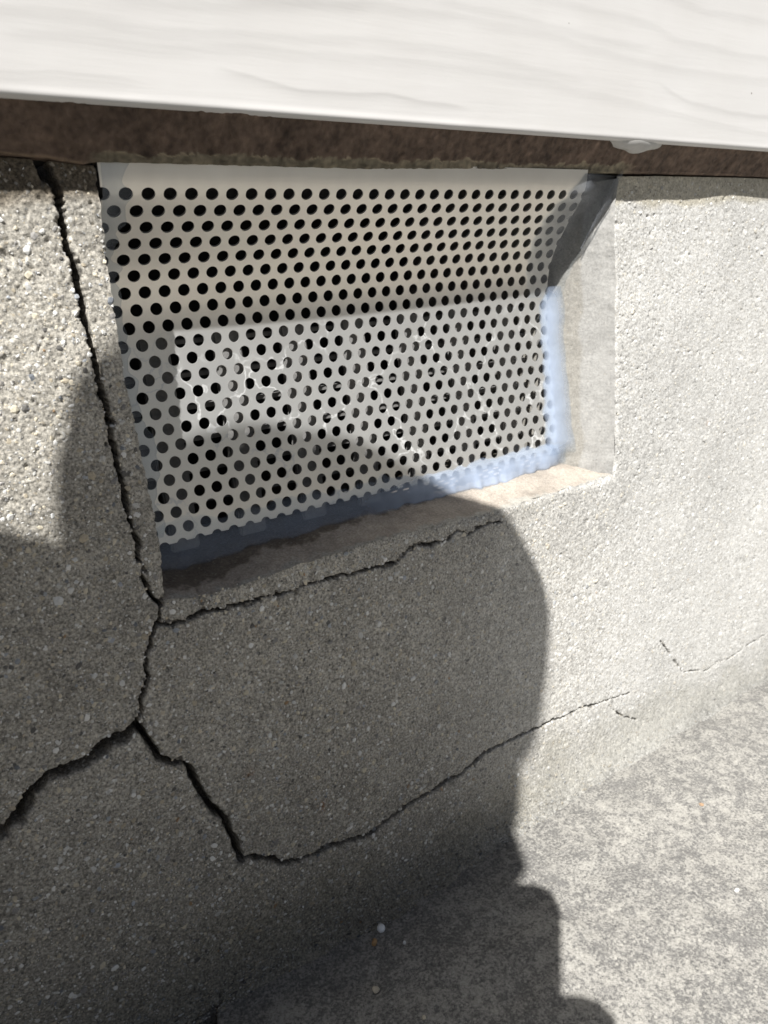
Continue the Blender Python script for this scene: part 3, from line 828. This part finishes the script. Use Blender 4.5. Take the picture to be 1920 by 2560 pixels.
# ------------------------------------------------------------------ siding board over the wall
def build_siding():
    root = empty('siding_panel', (100, -8, 24.5), 'glossy white wood-grain siding board overhanging the brown band', 'siding')
    bx = np.concatenate([[-3000, -600], np.arange(-300, -60, 2.0), np.arange(-60, 470, 0.9), np.arange(470, 690, 2.0), [800, 1500, 3500]])
    zr = np.concatenate([np.arange(24.5, 40, 0.5), np.arange(40, 125, 0.8), [130, 145, 180, 400, 1000, 2600]])
    X, Z = np.meshgrid(bx, zr)
    h = np.zeros(X.shape)
    for i, L in enumerate(GRAIN_LINES):
        p = np.array(L)
        # smooth the traced line
        tt = np.linspace(0, 1, 90); s = np.linspace(0, 1, len(p))
        px, pz = np.interp(tt, s, p[:, 0]), np.interp(tt, s, p[:, 1])
        for _ in range(2):
            pz[1:-1] = (pz[:-2]+2*pz[1:-1]+pz[2:])/4; px[1:-1] = (px[:-2]+2*px[1:-1]+px[2:])/4
        zl = np.interp(X, px, pz+0.35*F20(px, px*0+i*30))
        end = smooth01((X-px[0])/14)*smooth01((px[-1]-X)/14)
        if px[0] < -25: end = smooth01((px[-1]-X)/14)
        if px[-1] > 370: end = smooth01((X-px[0])/14)
        d = zl-Z                      # distance below the line
        soft = i in (5, 7)
        amp = 0.22 if not soft else 0.30
        # the face falls back below each line, then swells forward again
        fall = np.where(d > 0, (1-np.exp(-d/3.2))*np.exp(-d/9.0)*1.5, 0)
        swell = np.where(d <= 0, -0.25*np.exp(d/5.0), -0.25*np.exp(-d/0.9))
        crease = np.exp(-(d/0.42)**2)*(0.0 if soft else 0.06)
        h += end*(amp*(fall+swell*0.6)+crease)
    inn = (X > -302) & (X < 690) & (Z < 126)
    h = np.where(inn, h+0.05*F20(X*.35, Z*1.0)+0.16*F70(X*.4, Z), 0)
    r = np.clip((26.6-Z)/2.1, 0, 1)
    Y = -15.0+h*smooth01((Z-24.5)/4)+2.0*(1-np.sqrt(np.clip(1-r*r, 0, 1)))
    v = np.stack([X, Y, Z], -1)
    # underside return
    und = np.stack([np.stack([bx, np.full(bx.shape, yy), np.full(bx.shape, zz_)], -1) for yy, zz_ in ((-9.0, 26.5), (-11.5, 25.2), (-12.6, 24.4))])
    v = np.concatenate([und, v])
    o = np_mesh('board_face', v.reshape(-1, 3), grid_faces(*v.shape[:2])[:, ::-1], M['siding'])
    o.parent = root; o.matrix_parent_inverse = Matrix.Translation(root.location).inverted()
build_siding()

# blob of cloudy sealant under the board
def build_blob():
    b = bmesh.new(); bmesh.ops.create_uvsphere(b, u_segments=40, v_segments=24, radius=1.0)
    for v in b.verts:
        x, y, z = v.co
        k = 1+0.10*math.sin(5*x+1)*math.cos(3*y)+0.06*math.sin(9*x+4*y)
        zz_ = z*5.3*k if z < 0 else z*1.6
        v.co = Vector((x*22.0*(1+0.1*x), y*5.0, zz_))*MM
    for f in b.faces: f.smooth = True
    me = bpy.data.meshes.new('sealant_blob'); b.to_mesh(me); b.free(); me.materials.append(M['blob'])
    o = link(bpy.data.objects.new('sealant_blob', me))
    o.location = (264*MM, -9.6*MM, 26.0*MM); o.rotation_euler = (0, math.radians(1.5), 0)
    tag(o, 'cloudy white sealant blob squeezed out under the white siding', 'sealant')
build_blob()

# ------------------------------------------------------------------ perforated sheet
P_, RH = 8.0, 8.0*math.sqrt(3)/2
PY = np.array([2.0, 6.65, 11.27, 15.79, 20.16, 24.03, 26.96, 28.88, 29.76, 29.98, 29.95, 29.74, 29.4, 28.96, 28.47, 27.93, 27.34, 26.73, 26.13, 25.54, 24.97])
PZ = np.array([-0.0, -5.13, -10.3, -15.55, -20.92, -26.67, -32.95, -39.61, -46.48, -53.4, -60.33, -67.26, -74.18, -81.09, -88.0, -94.91, -101.81, -108.71, -115.62, -122.52, -129.42])
rr_ = np.arange(21.0)
RE_ = np.concatenate([[-2.2, -1.2, -0.5], rr_, [21, 22, 23]])
YE_ = np.concatenate([[-0.9, 0.0, 0.9], PY, [24.4, 23.9, 23.4]])
ZE_ = np.concatenate([[13.0, 7.0, 2.7], PZ, [-136.3, -143.2, -150.1]])
def cubic(x, xp, fp):
    """smooth interpolation: linear, then averaged over half a row"""
    return (np.interp(x-.5, xp, fp)+2*np.interp(x, xp, fp)+np.interp(x+.5, xp, fp))/4
def sheet(X, r, off=0.0):
    """point on the bent sheet: X along, r row number; off > 0 towards the viewer"""
    X, r = np.asarray(X, float), np.asarray(r, float)
    q = r/20.0
    x = X+4.313*q
    e = 0.05
    y = cubic(r, RE_, YE_); z = cubic(r, RE_, ZE_)
    dy = cubic(r+e, RE_, YE_)-y; dz = cubic(r+e, RE_, ZE_)-z
    L = np.hypot(dy, dz)+1e-9
    y = y+x*(-0.01149+0.010685*q)-2.9387*(x/120-1)**2*np.clip(q, 0, 1.1)
    z = z+0.00595*x
    # normal in the Y-Z plane pointing to -Y
    ny, nz = dz/L, -dy/L
    sgn = np.where(ny < 0, 1.0, -1.0)
    return np.stack([x, y+ny*sgn*off, z+nz*sgn*off], -1)

def build_sheet():
    b = bmesh.new()
    SEG = 24
    hr = 2.5/P_*8.0
    vc = {}
    def V(x, y):
        k = (round(x, 3), round(y, 3))
        if k not in vc: vc[k] = b.verts.new((x, y, 0))
        return vc[k]
    R6 = P_/math.sqrt(3)
    for r in range(-3, 24):
        for k in range(-2, 34):
            cx = (k+(0.5 if r % 2 else 0.0))*P_; cy = -r*RH
            # hexagon sampled at SEG points, corners included (pointy top)
            ring = []
            for i in range(SEG):
                a = 2*math.pi*i/SEG+math.pi/2
                s = (i % 4)/4.0
                c0 = math.pi/2+2*math.pi*(i//4)/6; c1 = c0+math.pi/3
                ring.append((cx+R6*((1-s)*math.cos(c0)+s*math.cos(c1)), cy+R6*((1-s)*math.sin(c0)+s*math.sin(c1))))
            outer = [V(*p) for p in ring]
            if 0 <= r <= 22:
                inner = [b.verts.new((cx+hr*math.cos(2*math.pi*i/SEG+math.pi/2), cy+hr*math.sin(2*math.pi*i/SEG+math.pi/2), 0)) for i in range(SEG)]
                for i in range(SEG):
                    j = (i+1) % SEG
                    b.faces.new((outer[i], outer[j], inner[j], inner[i]))
            else:
                c = b.verts.new((cx, cy, 0))
                for i in range(SEG):
                    b.faces.new((outer[i], outer[(i+1) % SEG], c))
    def cut(co, no):
        bmesh.ops.bisect_plane(b, geom=b.verts[:]+b.edges[:]+b.faces[:], plane_co=co, plane_no=no, clear_outer=True, dist=1e-4)
    cut((0, 1.95*RH, 0), (0.0, 1, 0))
    cut((-0.6, 0, 0), (-1, 0, 0))
    cut((238.9, 0, 0), (1, 0.0, 0))
    p0, p1 = Vector((8, -20.84*RH, 0)), Vector((224, -21.06*RH, 0))
    d = (p1-p0).normalized()
    cut(p0, (d.y, -d.x, 0))
    # thickness 1 mm
    co = np.array([v.co[:] for v in b.verts])
    ext = bmesh.ops.extrude_face_region(b, geom=b.faces[:])
    back = [g for g in ext['geom'] if isinstance(g, bmesh.types.BMVert)]
    bs = set(back)
    front = [v for v in b.verts if v not in bs]
    for vs, off in ((front, 0.4), (back, -0.4)):
        a = np.array([v.co[:] for v in vs])
        w = sheet(a[:, 0], -a[:, 1]/RH, off)
        for v, p in zip(vs, w): v.co = Vector(p)*MM
    bmesh.ops.recalc_face_normals(b, faces=b.faces[:])
    org = Vector((120, 26, -138))*MM
    for v in b.verts: v.co -= org
    for f in b.faces: f.smooth = False
    me = bpy.data.meshes.new('vent_sheet'); b.to_mesh(me); b.free(); me.materials.append(M['sheet'])
    # smooth across the bend, sharp at the rims
    me.polygons.foreach_set('use_smooth', np.ones(len(me.polygons), bool))
    me.set_sharp_from_angle(angle=math.radians(35))
    o = link(bpy.data.objects.new('vent_sheet', me)); o.location = org
    tag(o, 'bent perforated metal sheet with round holes closing the vent opening', 'vent cover')
build_sheet()

# ------------------------------------------------------------------ old cast grille behind the sheet
def build_grille():
    root = empty('inner_grille', (120, 40, -139), 'dull cast grille of upright bars seen through the holes of the sheet', 'grille')
    inv = Matrix.Translation(root.location).inverted()
    def piece(name, x0, x1, y0, y1, z0, z1, bev=0.8):
        b = bmesh.new(); bmesh.ops.create_cube(b, size=1.0)
        for v in b.verts:
            v.co = Vector(((x0+x1)/2+v.co.x*(x1-x0), (y0+y1)/2+v.co.y*(y1-y0), (z0+z1)/2+v.co.z*(z1-z0)))*MM
        bmesh.ops.bevel(b, geom=b.edges[:], offset=bev*MM, segments=2, affect='EDGES')
        if name == 'bar':
            for v in b.verts: v.co.y += (v.co.z+0.05)/0.09*0.0049      # leans with the sheet
        me = bpy.data.meshes.new(name); b.to_mesh(me); b.free(); me.materials.append(M['grille'])
        o = link(bpy.data.objects.new(name, me), root); o.matrix_parent_inverse = inv
        return o
    first = None
    for i in range(8):
        x = 53-32.5+32.5*i
        if first is None:
            first = piece('bar', x-6.5, x+6.5, 34.3, 38.0, -142, -50)
        else:
            o = first.copy(); COL.objects.link(o); o.location = (32.5*i*MM, 0, 0)
    fs = None
    for j in range(7):
        z = -54-14.2*j
        if fs is None: fs = piece('cross_slat', -1, 264, 43.0, 50.0, z-1.0, z+1.0, 0.3)
        else:
            o = fs.copy(); COL.objects.link(o); o.location = (0, 0, -14.2*j*MM)
build_grille()

# ------------------------------------------------------------------ silicone
def build_silicone():
    def op(a): return np.repeat(a.reshape(-1, 1), 3, 1)
    # bead along the foot of the sheet
    n = 240; m = 14
    X = np.linspace(-1.0, 249.0, n)
    top = np.interp(X, [-1, 20, 60, 130, 140, 245], [19.6, 19.7, 19.8, 20.0, 20.3, 20.3])+0.14*F6(X, X*0)+0.12*F20(X, X*0)
    P = np.zeros((m, n, 3))
    XL = np.minimum(X, 243.2)
    a = sheet(XL-4.3, top, 0.75); a1 = sheet(XL-4.3, np.full(n, 20.7), 1.2)
    a[:, 0] = X; a1[:, 0] = X
    yb = np.interp(X, [-1, 30, 60, 120, 135, 244], [20.3, 20.3, 20.5, 20.0, 21.3, 21.0])+0.9*F20(X, X*0+9)+0.5*F6(X, X*0+9)
    zb = np.interp(X, SE[:, 0], SE[:, 1])*.5-151.2*.5+np.interp(yb-1.5, [0, 24], [0, 7.5])+0.25
    bb = np.stack([X, yb, zb], -1)
    ctrl = np.stack([X, (a1[:, 1]*.72+yb*.28)-0.6, zb+2.0+0.5*F6(X, X*0+50)], -1)
    for i, t in enumerate(np.linspace(0, 1, m)):
        if t < 0.4:
            s = t/0.4; P[i] = a*(1-s)+a1*s
        else:
            s = (t-.4)/.6; P[i] = a1*(1-s)**2+2*ctrl*s*(1-s)+bb*s*s
        P[i, :, 1] += 0.12*F6(X, X*0+t*9)*math.sin(math.pi*t)
    o = np_mesh('foot_bead', P.reshape(-1, 3), grid_faces(m, n)[:, ::-1], M['silicone'], origin=(120, 16, -144), colors=op(np.interp(np.linspace(0, 1, m), [0, .08, .4, .5, .85, 1], [0.02, .16, .24, .42, .36, .0])[:, None]*np.interp(X, [0, 110, 150, 238, 249], [.62, .8, 1.8, 2.2, .0])[None]))
    tag(o, 'milky bluish silicone bead along the foot of the perforated sheet', 'sealant')
    o.name = 'silicone_bead'
    # bead up the right edge, on to the splayed jamb
    n = 200; m = 12
    r = np.linspace(7.6, 21.2, n)
    xi = np.interp(r, [7.6, 9, 12, 16, 20.6], [239.0, 236.0, 235.0, 234.5, 233.5])+0.7*F6(r*7, r*0)+0.5*F20(r*7, r*0+4)
    a = sheet(xi-4.313*r/20, r, 0.75)
    e = sheet(np.full(n, 241.0)-4.313*r/20, r, 1.3)
    zj = e[:, 2]
    yj = e[:, 1]-3.5+0.25*F6(r*3, r*0+20)+0.5*F20(r*7, r*0+20)
    xj = edge_r(zj)-np.interp(yj-1.5, [0, 26, 40], [0, 20.5, 26])-0.25
    jj = np.stack([xj, yj, zj], -1)
    P = np.zeros((m, n, 3))
    for i, t in enumerate(np.linspace(0, 1, m)):
        if t < 0.55:
            s = t/.55; P[i] = a*(1-s)+e*s
        else:
            s = (t-.55)/.45; P[i] = e*(1-s)+jj*s
        P[i, :, 1] += -0.5*math.sin(math.pi*t)+0.10*F6(r*5, r*0+t*8)*math.sin(math.pi*t)
    o = np_mesh('silicone_bead', P.reshape(-1, 3), grid_faces(m, n), M['silicone'], origin=(240, 25, -140), colors=op(np.interp(np.linspace(0, 1, m), [0, .12, .5, .72, 1], [0.02, .36, .75, .5, .0])[:, None]*np.interp(r, [7.6, 9, 20.0, 21.2], [.4, 1, 1, 0])[None]))
    tag(o, 'milky silicone bead up the right edge of the perforated sheet', 'sealant')
    # thin skin bridging the upper right corner
    n = 120; m = 16
    r = np.linspace(-1.6, 8.4, n)
    xi = np.interp(r, [-1.6, -0.6, 0.5, 3, 5, 8.4], [236, 229, 224, 219, 222, 226.5])+0.9*F6(r*9, r*0+31)
    a = sheet(xi-4.313*r/20, r, 0.7)
    e = sheet(np.full(n, 240.5)-4.313*r/20, r, 1.0)
    zj = e[:, 2]+np.interp(r, [-2, 8], [0.5, -1])
    yj = np.interp(r, [-1.6, 2, 8.4], [1.0, 8.0, 22.5])
    xj = edge_r(np.clip(zj, -150, 9))-np.interp(yj-1.5, [0, 26, 40], [0, 20.5, 26])-0.2
    jj = np.stack([xj, yj, zj], -1)
    P = np.zeros((m, n, 3))
    for i, t in enumerate(np.linspace(0, 1, m)):
        P[i] = a*(1-t/.5)+e*(t/.5) if t < .5 else e*(1-(t-.5)/.5)+jj*((t-.5)/.5)
        P[i, :, 1] += 0.5*F6(r*6, r*0+t*12)*math.sin(math.pi*t)-0.7*math.sin(math.pi*t)
    o = np_mesh('silicone_film', P.reshape(-1, 3), grid_faces(m, n), M['film'], origin=(240, 10, -20), colors=op(np.interp(np.linspace(0, 1, m), [0, .07, .4, .55, .8, 1], [0.0, .40, .66, .4, .08, .0])[:, None]*np.interp(r, [-1.6, 0, 6.0, 8.4], [1.2, 1, .75, .1])[None]))
    tag(o, 'thin clear silicone skin bridging sheet and jamb at upper right corner', 'sealant')
    # loose flap hanging along the jamb from the top corner
    n = 60; m = 6
    t = np.linspace(0, 1, n)
    cx = np.interp(t, [0, .3, 1], [265.2, 261.5, 250.5]); cz = np.interp(t, [0, .3, 1], [12.0, 2.5, -24.0])
    cy = np.interp(t, [0, .3, 1], [-3.0, 0.5, 11.5])
    wd = np.interp(t, [0, .15, .3, .7, 1], [0.6, 2.2, 3.2, 1.8, 0.2])
    P = np.zeros((m, n, 3))
    for i, s in enumerate(np.linspace(-1, 1, m)):
        P[i] = np.stack([cx-s*wd*.75, cy-1.0+0.8*s*s-s*wd*.15, cz+s*wd*.5], -1)
        P[i, :, 1] += 0.4*F6(t*40, t*0+s*4)
    o = np_mesh('silicone_flap', P.reshape(-1, 3), grid_faces(m, n), M['film'], origin=(262, 0, 0), colors=op(np.interp(np.linspace(-1, 1, m), [-1, 0, 1], [.7, .25, .5])[:, None]*np.ones(n)[None]))
    tag(o, 'narrow loose flap of clear silicone peeling from the right jamb', 'sealant')
    # film over the left-most holes
    n = 200; m = 12
    r = np.linspace(-1.7, 20.3, n)
    xo = np.interp(r, [-1.7, 0, 3, 6, 8, 11, 13, 15, 20.3], [9.5, 8.8, 8.5, 6.0, 7.0, 9.5, 8.5, 13.0, 8.0])+1.1*F6(r*7, r*0+61)+0.8*F20(r*7, r*0)
    P = np.zeros((m, n, 3))
    lx = -0.2*np.ones(n)
    for i, t in enumerate(np.linspace(0, 1, m)):
        X = lx*(1-t)+xo*t
        P[i] = sheet(X-4.313*r/20, r, 0.65+0.5*(1-t)**2)
        P[i, :, 1] += 0.06*F6(r*7, r*0+t*9)
    o = np_mesh('silicone_film', P.reshape(-1, 3), grid_faces(m, n)[:, ::-1], M['film_pale'], origin=(5, 20, -60), colors=op(np.interp(np.linspace(0, 1, m), [0, .5, .92, 1], [.30, .24, .16, .26])[:, None]*np.ones(n)[None]))
    tag(o, 'thin clear silicone smeared over the leftmost holes of the sheet', 'sealant')
build_silicone()

# ------------------------------------------------------------------ loose bits on the ground
def pebble(name, x, y, r, mat, label, cat, flat=0.8, sub=2, seed=0, group=None):
    me = stone_mesh(name, seed, r, r*0.85, r*flat, mat, sub)
    o = link(bpy.data.objects.new(name, me))
    o.location = (x*MM, y*MM, (GZ+0.4+r*flat*0.6)*MM)
    o.rotation_euler = (0, 0, seed*1.3)
    return tag(o, label, cat, group)
b = bmesh.new(); bmesh.ops.create_uvsphere(b, u_segments=24, v_segments=16, radius=2.1*MM)
for f in b.faces: f.smooth = True
me = bpy.data.meshes.new('white_bead'); b.to_mesh(me); b.free(); me.materials.append(M['chip_bead'])
o = link(bpy.data.objects.new('white_bead', me)); o.location = (76.0*MM, -16.5*MM, (GZ+2.2)*MM)
tag(o, 'small round white bead lying in shade at the foot of the wall', 'bead')
pebble('pebble', 68.9, -20.8, 2.0, M['chip_brown'], 'tiny ochre brown pebble beside the white bead', 'pebble', 0.8, 2, 3)
pebble('pebble', 54.8, -43.1, 2.2, M['chip_cream'], 'dull tan pebble on the shaded ground below the bead', 'pebble', 0.6, 2, 5)
pebble('pebble', 80.7, -29.8, 1.1, M['chip_white'], 'tiny pale pebble on shaded ground just right of the ochre one', 'pebble', 0.8, 2, 6)
pebble('pebble', 63.7, -68.1, 1.2, M['chip_cream'], 'tiny cream pebble near the bottom edge of the shaded ground', 'pebble', 0.8, 2, 8)
pebble('pebble', 235.0, -109.5, 1.5, M['chip_white'], 'tiny white pebble on the sunlit ground', 'pebble', 0.8, 2, 9)
pebble('leaf_scrap', 281.3, -58.2, 1.8, M['chip_leaf'], 'tiny orange brown leaf scrap on the sunlit ground', 'leaf', 0.25, 2, 10)

# ------------------------------------------------------------------ the photographer, crouching left of the vent, and the phone
SU = np.cross(SUN, [0, 0, 1.0]); SU = SU/np.linalg.norm(SU); SU = SU if SU[0] > 0 else -SU
SV = np.cross(SU, SUN); SV = SV if SV[2] > 0 else -SV
def uvw(u, v, w): return u*SU+v*SV+w*SUN
M['skin'] = plain_mat('skin', (0.55, 0.36, 0.27), 0.5, 0, 0.1, 80)
M['jacket'] = plain_mat('dark_jacket', (0.06, 0.065, 0.075), 0.85, 0, 0.4, 500)
M['jeans'] = plain_mat('blue_jeans', (0.07, 0.09, 0.15), 0.85, 0, 0.4, 500)
M['hair'] = plain_mat('dark_hair', (0.03, 0.024, 0.02), 0.5, 0, 0.3, 700)
M['shoe'] = plain_mat('shoe_rubber', (0.10, 0.10, 0.10), 0.6, 0, 0.2, 300)
M['phone'] = plain_mat('phone_glass', (0.04, 0.045, 0.055), 0.2, 0, 0.05, 100)
M['eye'] = plain_mat('eye_white', (0.8, 0.8, 0.78), 0.2, 0, 0.02, 100)

def skin_obj(name, verts, radii, edges, mat, parent, root=0, sub=2):
    me = bpy.data.meshes.new(name)
    me.from_pydata([tuple(np.array(v)*MM) for v in verts], edges, [])
    me.materials.append(mat)
    o = link(bpy.data.objects.new(name, me))
    sk_ = o.modifiers.new('skin', 'SKIN'); sk_.use_smooth_shade = True
    for v, r in zip(me.skin_vertices[0].data, radii):
        rr = r if isinstance(r, tuple) else (r, r)
        v.radius = (rr[0]*MM, rr[1]*MM); v.use_root = False
    me.skin_vertices[0].data[root].use_root = True
    s = o.modifiers.new('sub', 'SUBSURF'); s.levels = sub; s.render_levels = sub
    if parent is not None:
        o.parent = parent; o.matrix_parent_inverse = Matrix.Translation(parent.location).inverted()
    return o

def build_person():
    root = empty('person', (-400, -430, GZ), 'crouching photographer in a dark jacket and jeans holding a phone toward the vent', 'person')
    inv = Matrix.Translation(root.location).inverted()
    head_c = uvw(65, -80, 430)
    # outline of the head as the sun sees it
    HC = [(147, -39), (148, -22), (144, -12), (132, -2), (115, 5), (100, 9), (77, 9), (61, 7), (48, 2), (34, -6), (27, -8), (15, -16), (5, -25), (-4, -35),
          (-9, -40), (-14, -49), (-18, -62), (-22, -76), (-24, -90), (-24, -108), (-16, -126), (10, -150), (40, -172), (70, -180), (100, -172), (120, -150), (130, -128), (131.5, -100), (134.5, -93), (140.5, -78), (144, -60)]
    ang = np.array([math.atan2(v+80, u-65) for u, v in HC]); rad = np.array([math.hypot(v+80, u-65) for u, v in HC])
    k = np.argsort(ang); ang, rad = ang[k], rad[k]
    ang = np.concatenate([ang-2*math.pi, ang, ang+2*math.pi]); rad = np.tile(rad, 3)
    n, m = 96, 49
    face = -SUN*0.75+SU*0.45-SV*0.45; face = face/np.linalg.norm(face)
    def ball(scale, wr, cond):
        V, idx = [], []
        for j in range(m):
            ph = -math.pi/2+math.pi*j/(m-1)
            for i in range(n):
                a = 2*math.pi*i/n-math.pi
                r = np.interp(a, ang, rad)*scale*max(math.cos(ph), 0)**0.75
                p = r*math.cos(a)*SU+r*math.sin(a)*SV+wr*math.sin(ph)*SUN
                V.append(head_c+p)
        V = np.array(V)
        F = []
        for j in range(m-1):
            for i in range(n):
                q = (j*n+i, j*n+(i+1) % n, (j+1)*n+(i+1) % n, (j+1)*n+i)
                if cond(np.mean([V[t] for t in q], 0)-head_c): F.append(q)
        return V, np.array(F)
    V, F = ball(0.965, 100, lambda p: True)
    # nose, brow and chin pulled out of the face side
    d = V-head_c; L = np.linalg.norm(d, axis=1, keepdims=True); dn = d/L
    down = -SV-face*np.dot(-SV, face); down = down/np.linalg.norm(down)
    side = np.cross(face, down)
    def pull(at, sharp, amt):
        q = at/np.linalg.norm(at)
        return np.exp(-(1-dn@q)*sharp)[:, None]*amt*face[None]
    V = V+pull(face+0.12*down, 90, 17)+pull(face+0.62*down, 40, 7)-pull(face-0.15*down+0.33*side, 120, 7)-pull(face-0.15*down-0.33*side, 120, 7)
    def part(name, V, F, mat):
        o = np_mesh(name, V, F, mat)
        o.parent = root; o.matrix_parent_inverse = inv
        return o
    part('head', V, F, M['skin'])
    Vh, Fh = ball(1.0, 106, lambda p: (p@face) < 22-0.9*(p@down))
    part('hair', Vh, Fh, M['hair'])
    for s in (-1, 1):
        b = bmesh.new(); bmesh.ops.create_uvsphere(b, u_segments=16, v_segments=10, radius=12*MM)
        me = bpy.data.meshes.new('eye'); b.to_mesh(me); b.free(); me.materials.append(M['eye'])
        dd_ = face-0.15*down+s*0.33*side; dd_ = dd_/np.linalg.norm(dd_)
        e = link(bpy.data.objects.new('eye', me)); e.location = (head_c+dd_*74)*MM
        e.parent = root; e.matrix_parent_inverse = inv
    ed = face+0.62*down; ed = ed/np.linalg.norm(ed)
    mo = skin_obj('mouth', [head_c+ed*86+side*t for t in (-20, 0, 20)], [3, 5, 3], [(0, 1), (1, 2)], plain_mat('lips', (0.45, 0.2, 0.17), 0.5), root, 1, 1)
    # body: pelvis, spine, chest, shoulders, arms, legs
    pel = np.array([-520, -440, -130.])
    ch = uvw(-25, -245, 400); ab = (pel*.55+ch*.45)+np.array([-30, -20, 0])
    nk = uvw(40, -150, 425)
    sl_ = uvw(-84, -166, 430); sr_ = uvw(70, -150, 372)
    el_ = np.array([-330, -230, -20.]); hl_ = np.array([-178, -262, -70.])
    er_ = np.array([-300, -395, -30.]); hr_ = np.array([-118, -322, -92.])
    body = [pel, ab, ch, nk, sl_, el_, hl_, sr_, er_, hr_]
    rad_ = [(115, 105), (112, 100), (118, 96), 62, 82, 50, 27, 80, 46, 27]
    skin_obj('jacket', body, rad_, [(0, 1), (1, 2), (2, 3), (2, 4), (4, 5), (5, 6), (2, 7), (7, 8), (8, 9)], M['jacket'], root, 0)
    legs = [pel+np.array([0, 0, -20]), np.array([-420, -520, -130.]), np.array([-235, -560, -90.]), np.array([-370, -540, -300.]),
            np.array([-480, -340, -130.]), np.array([-300, -215, -100.]), np.array([-420, -240, -300.])]
    skin_obj('trousers', legs, [105, 80, 62, 44, 80, 62, 44], [(0, 1), (1, 2), (2, 3), (0, 4), (4, 5), (5, 6)], M['jeans'], root, 0)
    for a in (legs[3], legs[6]):
        f0 = np.array([a[0]-25, a[1], GZ+36]); 
        skin_obj('shoe', [f0, f0+np.array([90, 5, -2]), f0+np.array([190, 12, -8])], [(38, 34), (44, 32), (36, 24)], [(0, 1), (1, 2)], M['shoe'], root, 0)
    # hands close round the two long edges of the phone
    def hand(wrist, palm, tips, thumb):
        palm_d = palm-wrist
        skin_obj('hand', [wrist, wrist+palm_d*.5, palm], [(22, 16), (30, 15), (34, 12)], [(0, 1), (1, 2)], M['skin'], root, 0)
        for t in tips+[thumb]:
            skin_obj('finger', [np.array(p) for p in t], [13, 12.5, 12, 10][:len(t)], [(i, i+1) for i in range(len(t)-1)], M['skin'], root, 0)
    ph = CAM-FWD*3.0
    def pp(x, y, z): return ph+RIGHT*x+UP*y-FWD*z
    tips = [[pp(16, 9-19*i, 24), pp(11, 13-19*i, 15), pp(4, 14-19*i, 13), pp(-4, 12-19*i, 14)] for i in range(4)]
    hand(hr_, pp(24, -48, 36), tips, [pp(24, -60, 34), pp(10, -40, 24), pp(-8, -24, 19)])
    tips = [[pp(-90, 30-19*i, 26), pp(-88, 34-19*i, 12), pp(-82, 36-19*i, 6), pp(-76, 36-19*i, 11)] for i in range(4)]
    hand(hl_, pp(-92, 4, 34), tips, [pp(-94, -8, 32), pp(-84, 8, 24), pp(-66, 18, 20)])
    # phone: slab with rounded corners, its camera window just behind the lens
    b = bmesh.new()
    R_ = 16.0; x0, x1, y0, y1 = -72.0, 0.8, -84.0, 80.0
    ring = []
    for cx, cy, a0 in ((x1-R_, y1-R_, 0), (x0+R_, y1-R_, 90), (x0+R_, y0+R_, 180), (x1-R_, y0+R_, 270)):
        for i in range(9):
            a = math.radians(a0+i*11.25); ring.append((cx+R_*math.cos(a), cy+R_*math.sin(a)))
    f = b.faces.new([b.verts.new(pp(x, y, 0)*MM) for x, y in ring])
    e = bmesh.ops.extrude_face_region(b, geom=[f])
    for g in e['geom']:
        if isinstance(g, bmesh.types.BMVert): g.co -= Vector(FWD*8.2*MM)
    bmesh.ops.recalc_face_normals(b, faces=b.faces[:])
    bmesh.ops.bevel(b, geom=[ed_ for ed_ in b.edges if len(ed_.link_faces) == 2 and any(len(q.verts) > 8 for q in ed_.link_faces)], offset=1.4*MM, segments=2, affect='EDGES')
    c0 = Vector(pp(-34, -6, 4)*MM)
    for v in b.verts: v.co -= c0
    me = bpy.data.meshes.new('phone'); b.to_mesh(me); b.free(); me.materials.append(M['phone'])
    o = link(bpy.data.objects.new('phone', me)); o.location = c0
    tag(o, 'dark phone held in both hands in front of the vent', 'phone')
    b = bmesh.new(); bmesh.ops.create_cone(b, cap_ends=True, segments=24, radius1=4.5*MM, radius2=4.5*MM, depth=0.8*MM)
    rot = Vector(FWD).to_track_quat('Z', 'Y').to_matrix().to_4x4()
    bmesh.ops.transform(b, matrix=Matrix.Translation(Vector(pp(-3.5, 0, -0.2)*MM)-c0) @ rot, verts=b.verts[:])
    me = bpy.data.meshes.new('camera_window'); b.to_mesh(me); b.free(); me.materials.append(M['phone'])
    link(bpy.data.objects.new('camera_window', me), o)
build_person()
